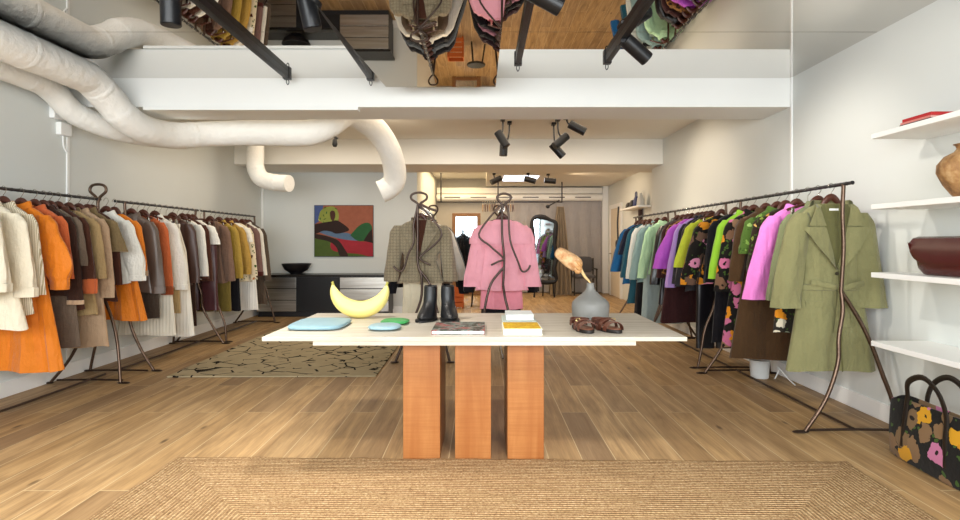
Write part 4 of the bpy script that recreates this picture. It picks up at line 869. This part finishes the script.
# ------------------------------------------------------------------ rugs
def jute():
    t = NT('jute_braid').set(.95, 0, .1); tc = t.n('ShaderNodeTexCoord'); sx = t.n('ShaderNodeSeparateXYZ', {0: tc.outputs['Object']})
    dx = t.math('SUBTRACT', 1.975, t.math('ABSOLUTE', sx.outputs[0])); dy = t.math('SUBTRACT', 1.3, t.math('ABSOLUTE', sx.outputs[1]))
    d = t.math('MINIMUM', dx, dy); isx = t.math('LESS_THAN', dx, dy)
    along = t.mix(isx, t.n('ShaderNodeCombineXYZ', {0: sx.outputs[0]}).outputs[0], t.n('ShaderNodeCombineXYZ', {0: sx.outputs[1]}).outputs[0])
    al = t.n('ShaderNodeSeparateXYZ', {0: along}).outputs[0]
    wob = t.noise(tc.outputs['Object'], 6, 2).outputs[0]
    row = t.math('MULTIPLY', t.math('ADD', d, t.math('MULTIPLY', wob, .01)), 1/.021)
    s = t.math('SINE', t.math('MULTIPLY', row, 2*PI)); fl = t.math('FLOOR', row)
    p = t.n('ShaderNodeCombineXYZ', {0: t.math('MULTIPLY', al, 26.), 1: t.math('MULTIPLY', fl, 7.31), 2: t.math('MULTIPLY', row, .4)}).outputs[0]
    knot = t.noise(p, 3.2, 4, .7).outputs[0]; big = t.noise(t.n('ShaderNodeCombineXYZ', {0: t.math('MULTIPLY', al, 2.), 1: t.math('MULTIPLY', fl, 3.7)}).outputs[0], 1.3, 2).outputs[0]
    c = t.ramp(knot, [(.3, '#6a4e36'), (.45, '#b08f68'), (.58, '#c9aa80'), (.75, '#ecd6b2')])
    c = t.mix(t.math('MULTIPLY', t.ramp(big, [(.35, 1.), (.6, 0.)]), .35), c, lin('#856545'))
    c = t.mix(t.math('MULTIPLY', t.ramp(s, [(0., 1.), (.35, 0.)]), .45), c, lin('#5e4429')); t.col(c)
    h = t.math('ADD', t.math('MULTIPLY', s, .6), t.math('MULTIPLY', knot, 1.2)); t.bump(h, .8, .008); return t.m
m = MB(); R = []; n = 60
for z, o in ((0.001, 0), (.008, .006), (.013, 0), (.014, -.02)):
    ring = []
    for j in range(4*n):
        k, u = divmod(j, n); u /= n; A = [(-1, -1), (1, -1), (1, 1), (-1, 1)]; a, bb = A[k], A[(k+1) % 4]
        w = .006*math.sin(j*.7)+.004*math.sin(j*1.9)
        x, y = (a[0]+(bb[0]-a[0])*u)*(1.975+o+w), (a[1]+(bb[1]-a[1])*u)*(1.3+o+w); ring.append((x, y, z))
    R.append(ring)
m.loft(R); o = m.build('jute_rug', jute()); o.location = (.135, 1.96, 0); o.rotation_euler = (0, 0, -.018)
tag(o, 'braided tan jute rug on the floor before the table', 'rug')
def sketch_rug():
    t = NT('line_pattern_pile').set(.95, 0, .1); v = t.co(); nz = t.noise(v, 1.6, 2)
    vv = t.n('ShaderNodeVectorMath', {0: v, 1: t.n('ShaderNodeVectorMath', {0: nz.outputs[1], 'Scale': .12}, operation='SCALE').outputs[0]}, operation='ADD').outputs[0]
    ve = t.n('ShaderNodeTexVoronoi', {'Vector': vv, 'Scale': 4.6}, feature='DISTANCE_TO_EDGE').outputs[0]
    gate = t.math('GREATER_THAN', t.noise(v, 5.2, 1).outputs[0], .47); ln = t.math('MULTIPLY', t.math('LESS_THAN', ve, .038), gate)
    vb = t.n('ShaderNodeTexVoronoi', {'Vector': t.co((1, 1, 1), (0, 0, .5), (3, 1, 0)), 'Scale': 2.6}, distance='CHEBYCHEV'); blk = t.math('LESS_THAN', vb.outputs['Distance'], .1)
    base = t.mix(t.noise(v, 5, 3).outputs[0], lin('#978a6e'), lin('#baab8c')); c = t.mix(t.math('MAXIMUM', ln, blk), base, lin('#1b1815')); t.col(c)
    t.bump(t.noise(v, 200, 2).outputs[0], .4, .006); return t.m
o = MB().box(-1.0, 1.0, -1.5, 1.5, .001, .014).build('wool_rug', sketch_rug(), bevel=.004, smooth=False); o.location = (-2.04, 6.78, 0); o.rotation_euler = (0, 0, .012)
tag(o, 'beige rug with scattered black line drawing before the sideboard', 'rug')

# ------------------------------------------------------------------ sideboard, bowl, painting
steel = NT('brushed_steel').set(.28, 1, .5); v = steel.co((.5, .5, 9)); n_ = steel.noise(v, 3, 3).outputs[0]; steel.col(steel.ramp(n_, [(.3, '#a8a39c'), (.7, '#c6c3bd')])); steel = steel.m
t = thing('sideboard', 'long steel sideboard with black middle section below the painting', 'sideboard', (-2.85, 9.75, 0))
W = (-1.05, -.36, .39, 1.24)
MB().box(-1.04, 1.23, -.19, .22, 0, .09).build('plinth', black, t, smooth=False)
MB().box(-1.05, 1.24, -.235, .235, .09, .70).build('carcass', black, t, smooth=False, bevel=.003)
MB().box(-1.08, 1.27, -.25, .24, .70, .735).build('worktop', plain('#24221f', .3, .2), t, smooth=False, bevel=.004)
for x0, x1, mt in ((W[0], W[1], steel), (W[1], W[2], plain('#141417', .35)), (W[2], W[3], steel)):
    for z0, z1 in ((.10, .29), (.30, .49), (.50, .69)) if mt is steel else ((.10, .69),):
        MB().box(x0+.006, x1-.006, -.248, -.235, z0, z1-.004).build('drawer_front' if mt is steel else 'door', mt, t, smooth=False, bevel=.002)
t = thing('bowl', 'black footed bowl on the sideboard', 'bowl', (-3.28, 9.72, .735))
MB().lathe([(0, 0), (.10, 0), (.105, .02), (.12, .03), (.2, .08), (.245, .165), (.25, .185), (.235, .185), (.19, .09), (.1, .045), (0, .04)], 40, cap0=False, cap1=False).build('bowl_body', plain('#141316', .45), t)
t = thing('painting', 'square colourful painting of a reclining figure on the back wall', 'painting', (-2.505, 9.998, 1.50))
pcol = ['#9c5c46', '#47588a', '#8d9644', '#2c1b17', '#5c7490', '#2a5c34', '#a02a36', '#4c5f28', '#30201b', '#4c2c22', '#b9b75a']
pm = [plain(c, .7, 0, .3, .22, 14, .25, 40) for c in pcol]; PS = 1.055
m = MB().box(-PS/2, PS/2, -.035, 0, -.46, .46)
def shape(pts, mi, d, k=5):
    P = [p[:2] for p in cr_spline([(x/400*PS-PS/2, .46-y/352*.92, 0) for x, y in pts]+[(pts[0][0]/400*PS-PS/2, .46-pts[0][1]/352*.92, 0)], k)][:-1] if k else [(x/400*PS-PS/2, .46-y/352*.92) for x, y in pts]
    cl = lambda a, b: max(-b, min(b, a)); P = [(cl(x, PS/2), cl(y, .46)) for x, y in P]
    m.prism(P, lambda u, w, dd: (u, dd, w), -.0352, -.0352-d, mi)
shape([(0, 0), (60, 0), (50, 60), (30, 110), (0, 130)], 1, .0005, 0)
shape([(25, 100), (40, 40), (80, 12), (130, 8), (160, 40), (165, 90), (140, 125), (70, 125)], 2, .0008)
shape([(0, 215), (200, 235), (400, 245), (400, 352), (0, 352)], 7, .0006, 0)
shape([(115, 240), (200, 225), (300, 245), (400, 262), (400, 350), (300, 335), (180, 325), (125, 310), (108, 280)], 6, .0010)
shape([(30, 185), (90, 160), (150, 190), (230, 190), (300, 230), (310, 245), (200, 235), (100, 210)], 4, .0014)
shape([(245, 205), (300, 145), (345, 120), (380, 125), (395, 160), (370, 215), (320, 248), (280, 235)], 5, .0018)
shape([(335, 245), (370, 190), (395, 160), (400, 260)], 3, .0022, 0)
shape([(0, 130), (60, 118), (110, 110), (160, 105), (235, 160), (215, 182), (150, 195), (110, 180), (60, 175), (0, 195)], 3, .0020)
shape([(0, 195), (80, 210), (160, 240), (200, 290), (230, 350), (175, 350), (150, 290), (100, 250), (0, 225)], 8, .0024)
shape([(105, 50), (118, 35), (138, 42), (142, 75), (130, 105), (112, 95)], 9, .0026)
rl = random.Random(3)
for k in range(26):
    lx, ly, a = rl.uniform(30, 165), rl.uniform(12, 118), rl.uniform(0, PI)
    if 98 < lx < 148 and 28 < ly < 112: continue
    shape([(lx+11*math.cos(a), ly+11*math.sin(a)), (lx-4*math.sin(a), ly+4*math.cos(a)), (lx-11*math.cos(a), ly-11*math.sin(a)), (lx+4*math.sin(a), ly-4*math.cos(a))], (7, 2, 10, 5)[k % 4], .0012, 3)
m.build('canvas', pm, t, smooth=False)
MB().box(-PS/2-.008, PS/2+.008, -.03, 0, .46, .468).box(-PS/2-.008, PS/2+.008, -.03, 0, -.468, -.46).box(-PS/2-.008, -PS/2, -.03, 0, -.46, .46).box(PS/2, PS/2+.008, -.03, 0, -.46, .46).build('frame_edge', black, t, smooth=False)

# ------------------------------------------------------------------ rear room
t = thing('air_vent_duct', 'white slotted ventilation duct along the top of the rear wall', 'duct', (1.0, 13.95, 2.43))
MB().box(-2.15, 2.05, .0, .22, .10, .25).build('upper_box', ductm, t, bevel=.01, smooth=False)
MB().tube([(-2.15, .02, 0), (2.05, .02, 0)], .085, 20, smooth=False).build('slotted_pipe', ductm, t)
for k in range(6): MB().box(-1.95+k*.66, -1.55+k*.66, -.068, -.06, -.012, .012).build('slot', black, t, smooth=False)
t = thing('hanging_rail', 'black rail hung from the rear ceiling by thin rods', 'rail', (.45, 13.0, 2.245))
MB().tube([(-1.5, 0, 0), (1.45, 0, 0)], .0145, 10, smooth=False).build('rail', black, t)
for x, zt in ((-1.42, .685), (-.07, .685), (1.44, .475)): MB().tube([(x, 0, 0), (x, 0, zt)], .016, 8, smooth=False).build('drop_rod', black, t)
MB().tube([(1.38, 0, .04), (1.2, -.03, -.05), (1.12, -.04, -.10)], .015, 8).build('side_arm', black, t); MB().blob((1.1, -.05, -.11), (.05, .05, .045), 14, 8).build('knob', black, t)
for k in range(14):
    hanger((.02+k*.055, 13.0, 2.147), PI/2+random.uniform(-.1, .1), 'empty wooden hanger on the black rear rail', hangpale if k % 3 == 0 else hangwood, 'empty hangers on the rear rail')
def drape(name, label, x0, x1, y, z0, z1, mat, amp, k, cat, taper=None, rows=14):
    N = int((x1-x0)*60)+30; m = MB(); F_, B_ = [], []
    for i in range(rows+1):
        u = i/rows; r1, r2 = [], []
        for j in range(N+1):
            w = j/N; x = x0+(x1-x0)*w
            if taper: cx = (x0+x1)/2; x = cx+(x-cx)*(taper+(1-taper)*u**.8)
            yy = y+amp*math.sin(k*w*2*PI+.6*math.sin(3*w+u))*(.5+.5*u); r1.append((x, yy-.006, z1+(z0-z1)*u)); r2.append((x, yy+.006, z1+(z0-z1)*u))
        F_.append(r1); B_.append(r2)
    rings = [a+b[::-1] for a, b in zip(F_, B_)]; m.loft(rings); return tag(m.build(name, mat), label, cat)
drape('curtain', 'grey fitting room curtain covering the rear wall', .35, 3.05, 14.05, .02, 2.36, cloth('#aaa6a6'), .018, 9, 'curtain')
drape('curtain', 'beige fabric hung gathered from the black rail down to the floor', 1.62, 2.18, 13.35, .02, 2.16, cloth('#a3927a'), .06, 5, 'curtain', .3)
# black wavy floor mirror
mg = NT('mirror_glass').set(.03, 1, .5); mg.col((.5, .56, .6, 1)); mg = mg.m
t = thing('floor_mirror', 'tall mirror in a thick wavy black frame leaning by the curtain', 'mirror', (1.46, 12.9, .36), 0)
pts = [(-.27+.03*math.sin(4*u), 0, z) for u, z in zip(np.linspace(0, 3, 6), np.linspace(.02, 1.42, 6))]
loop = pts+[(-.2, 0, 1.52), (-.02, 0, 1.52), (.15, 0, 1.45), (.27, 0, 1.38)]+[(.26+.03*math.sin(5*u), 0, z) for u, z in zip(np.linspace(0, 3, 5), np.linspace(1.15, .05, 5))]+[(.1, 0, -.01), (-.1, 0, .01)]
MB().tube(loop, [.05+.012*math.sin(i*2.1) for i in range(len(loop))], 10, 5, closed=True).build('frame', plain('#19181c', .5, 0, .4, .2, 20, .6, 30), t)
MB().prism([(p[0]*.98, p[2]) for p in cr_spline(loop+[loop[0]], 4)[:-1]], lambda u, w, d: (u, d, w), -.005, .012).build('mirror_glass', mg, t, smooth=False)
for s in (-1, 1): MB().tube([(s*.2, 0, .03), (s*.22, .02, -.2), (s*.24, .0, -.36)], .02, 8).build('leg', black, t)
MB().tube([(0, .03, .6), (0, .3, -.36)], .018, 8, smooth=False).build('prop', black, t)
t = thing('standing_mirror', 'wood framed mirror standing between the two middle racks', 'mirror', (-.38, 13.4, 0))
for x in (-.30, .30): MB().box(x-.045, x+.045, -.03, .03, 0, 2.0).build('frame_post', wood('#6e4a2c', '#8a643e'), t, bevel=.004, smooth=False)
for z in (.06, 1.96): MB().box(-.255, .255, -.028, .028, z-.04, z+.04).build('frame_rail', wood('#6e4a2c', '#8a643e'), t, smooth=False)
MB().box(-.255, .255, -.012, .01, .1, 1.92).build('mirror_glass', mg, t, smooth=False)
# chair
t = thing('armchair', 'dark slim armchair standing in front of the grey curtain', 'chair', (2.50, 13.5, 0)); dk = plain('#23211f', .5); gy = cloth('#5d5c60')
MB().blob((0, 0, .46), (.27, .25, .045), 28, 8, .4).build('seat', gy, t); MB().blob((0, .23, .74), (.26, .04, .2), 28, 8, .4).build('backrest', gy, t)
for sx in (-1, 1):
    for sy in (-1, 1): MB().tube([(sx*.27, sy*.22, 0), (sx*.27, sy*.22, .64 if sy < 0 else .9)], .017, 8, smooth=False).build('leg', dk, t)
    MB().box(sx*.27-.022, sx*.27+.022, -.25, .24, .63, .655).build('armrest', dk, t, bevel=.005); MB().box(sx*.27-.012, sx*.27+.012, -.22, .22, .05, .08).build('stretcher', dk, t)
MB().box(-.27, .27, -.235, -.21, .05, .08).build('stretcher', dk, t)
# door in the recessed wall
def door():
    t = MB().box(3.165, 3.199, 12.6, 13.5, .005, 2.1).build('door_1', plain('#ddd0bb', .6), smooth=False, bevel=.004); struct(t)
    fr = MB().box(3.15, 3.2, 12.5, 12.6, 0, 2.2).box(3.15, 3.2, 13.5, 13.62, 0, 2.2).box(3.15, 3.2, 12.6, 13.5, 2.1, 2.2).build('door_frame', white, t, smooth=False, bevel=.003)
    MB().tube([(3.165, 13.42, 1.02), (3.11, 13.42, 1.02), (3.11, 13.28, 1.02)], .011, 8).build('door_handle', chrome, t)
door()
struct(MB().box(3.06, 3.2, 13.95, 14.2, 0, 2.72).build('trim_5', white, smooth=False, bevel=.004))
# shoe shelf on the recessed wall
tag(MB().box(2.95, 3.2, 10.41, 11.76, 1.965, 2.0).build('wall_shelf', white, smooth=False, bevel=.003), 'small white shelf of bags beyond the coloured row', 'shelf')
def small_bag(y, h, w, col, label, handle=True, taper=.6):
    t = thing('small_bag', label, 'bag', (3.06, y, 2.0)); mt = leather(col, .4)
    R = [[(.055*k*math.copysign(abs(math.cos(a))**.6, math.cos(a)), w/2*k2*math.copysign(abs(math.sin(a))**.6, math.sin(a)), z) for a in (2*PI*j/20 for j in range(20))] for z, k, k2 in ((0.001, .9, .95), (.01, 1, 1), (h*.6, .9, (1+taper)/2), (h, .4, taper))]
    MB().loft(R).build('body', mt, t)
    if handle: MB().tube([(0, -w*.25, h*.9), (0, -w*.2, h*1.4), (0, w*.2, h*1.4), (0, w*.25, h*.9)], .012, 8).build('handle', mt, t)
small_bag(10.62, .24, .30, '#c9cbc8', 'pale grey cone shaped bag on the small rear shelf', False, .2)
small_bag(10.92, .20, .2, '#22336a', 'navy blue bag with upright handle on the small rear shelf')
small_bag(11.2, .15, .2, '#15151a', 'black bag beside the navy one on the small rear shelf', False)
small_bag(11.48, .12, .2, '#1d1712', 'dark brown low pouch on the small rear shelf', False, .8)
t = thing('hanging_bag', 'black bag dangling on a long strap from the small rear shelf end', 'bag', (2.93, 11.80, 1.2))
MB().tube([(0, 0, .86), (-.02, .0, .5), (-.01, .0, .10)], .018, 8).build('strap', black, t); MB().blob((-.01, 0, .05), (.05, .09, .1), 16, 8, .6).build('bag_body', blackl, t)
tag(MB().box(3.12, 3.185, 10.9, 11.0, 1.45, 1.95).build('wall_panel', plain('#3a2019', .5), bevel=.003), 'dark brown narrow panel on the wall under the small rear shelf', 'panel')
# crate, stool and shoes glimpsed between the racks
t = thing('crate', 'orange slatted crate on the floor between the two middle racks', 'crate', (-.52, 10.9, 0)); oc = plain('#c4642a', .6)
for z in (.03, .13, .23, .33): MB().box(-.16, .16, -.14, -.125, z, z+.075).box(-.16, .16, .125, .14, z, z+.075).box(-.16, -.145, -.125, .125, z, z+.075).box(.145, .16, -.125, .125, z, z+.075).build('slat_ring', oc, t, smooth=False)
for sx in (-1, 1):
    for sy in (-1, 1): MB().box(sx*.14-.015, sx*.14+.015, sy*.11-.015, sy*.11+.015, 0, .41).build('corner_post', oc, t, smooth=False)
t = thing('stool', 'low dark wooden stool beside the orange crate', 'stool', (-.12, 11.2, 0)); MB().lathe([(0, .40), (.18, .40), (.19, .42), (.18, .44), (0, .44)], 24, cap0=False, cap1=False).build('seat', dk, t)
for k in range(3): a = 2*PI*k/3; MB().tube([(.12*math.cos(a), .12*math.sin(a), .40), (.18*math.cos(a), .18*math.sin(a), .001)], .016, 8, smooth=False).build('leg', dk, t)
def pump(x, y, rz, label, col, grp):
    t = thing('shoe', label, 'shoe', (x, y, 0), rz, grp); n = 20
    R = [[(w*math.cos(a), c+d*math.sin(a), z) for a in (2*PI*j/n for j in range(n))] for z, w, c, d in ((.001, .038, 0, .125), (.02, .042, 0, .13), (.05, .036, .01, .11), (.08, .03, .05, .07), (.085, .026, .05, .064), (.05, .022, .05, .055))]
    MB().loft(R).build('upper', leather(col, .35), t); MB().box(-.03, .03, -.11, .11, 0.0, .004).build('sole', black, t)
for k, x in enumerate((2.45, 2.66)): pump(x, 8.62, PI/2*.2, ('silver flat shoe on the floor below the teal dress' if k == 0 else 'silver flat shoe by the wall below the black skirt'), '#c9c9c6', 'silver shoes under the coloured row')

# ------------------------------------------------------------------ light
def area(name, loc, rot, sx, sy, e, col):
    ld = bpy.data.lights.new(name, 'AREA'); ld.shape = 'RECTANGLE'; ld.size = sx; ld.size_y = sy; ld.energy = e; ld.color = col
    o = bpy.data.objects.new(name, ld); C.objects.link(o); o.location = loc; o.rotation_euler = rot; return o
def point(name, loc, e, col, r=.2):
    ld = bpy.data.lights.new(name, 'POINT'); ld.energy = e; ld.color = col; ld.shadow_soft_size = r
    o = bpy.data.objects.new(name, ld); C.objects.link(o); o.location = loc; return o
area('shopfront_daylight', (-.5, -1.5, 1.75), (PI/2-.28, 0, 0), 6.6, 2.0, 440, (.94, .985, 1))
area('ceiling_fill', (-.5, 7.3, 2.9), (0, 0, 0), 5.5, 2.2, 74, (1, .85, .66))  # added warm fill between the beams, belongs to no fitting
area('rear_fill', (1.2, 12.0, 2.66), (0, 0, 0), 2.6, 3.0, 34, (1, .76, .52))  # added fill light for the rear room, without a fixture
area('alcove_fill', (-.6, 12.2, 2.88), (0, 0, 0), .9, 2.8, 52, (1, .75, .42))  # added fill for the alcove's warm cove light, no fitting modelled
w = bpy.data.worlds.new('sky'); bpy.context.scene.world = w; w.use_nodes = True
w.node_tree.nodes['Background'].inputs[0].default_value = (.85, .93, 1, 1); w.node_tree.nodes['Background'].inputs[1].default_value = 1.5

# ------------------------------------------------------------------ camera
cd = bpy.data.cameras.new('camera'); cd.sensor_width = 36; cd.lens = F/960*36; cd.shift_x = -2/960; cd.shift_y = -18/960; cd.clip_start = .05
co_ = bpy.data.objects.new('camera', cd); C.objects.link(co_); co_.location = (0, 0, CZ); co_.rotation_euler = (PI/2, 0, 0)
S = bpy.context.scene; S.camera = co_
S.view_settings.view_transform = 'Standard'; S.view_settings.look = 'None'; S.view_settings.exposure = .06; S.view_settings.gamma = 1; S.view_settings.use_curve_mapping = False
S.cycles.use_denoising = True; S.cycles.max_bounces = 10; S.cycles.diffuse_bounces = 5; S.cycles.glossy_bounces = 5; S.cycles.sample_clamp_indirect = 6; S.cycles.caustics_reflective = False; S.cycles.caustics_refractive = False
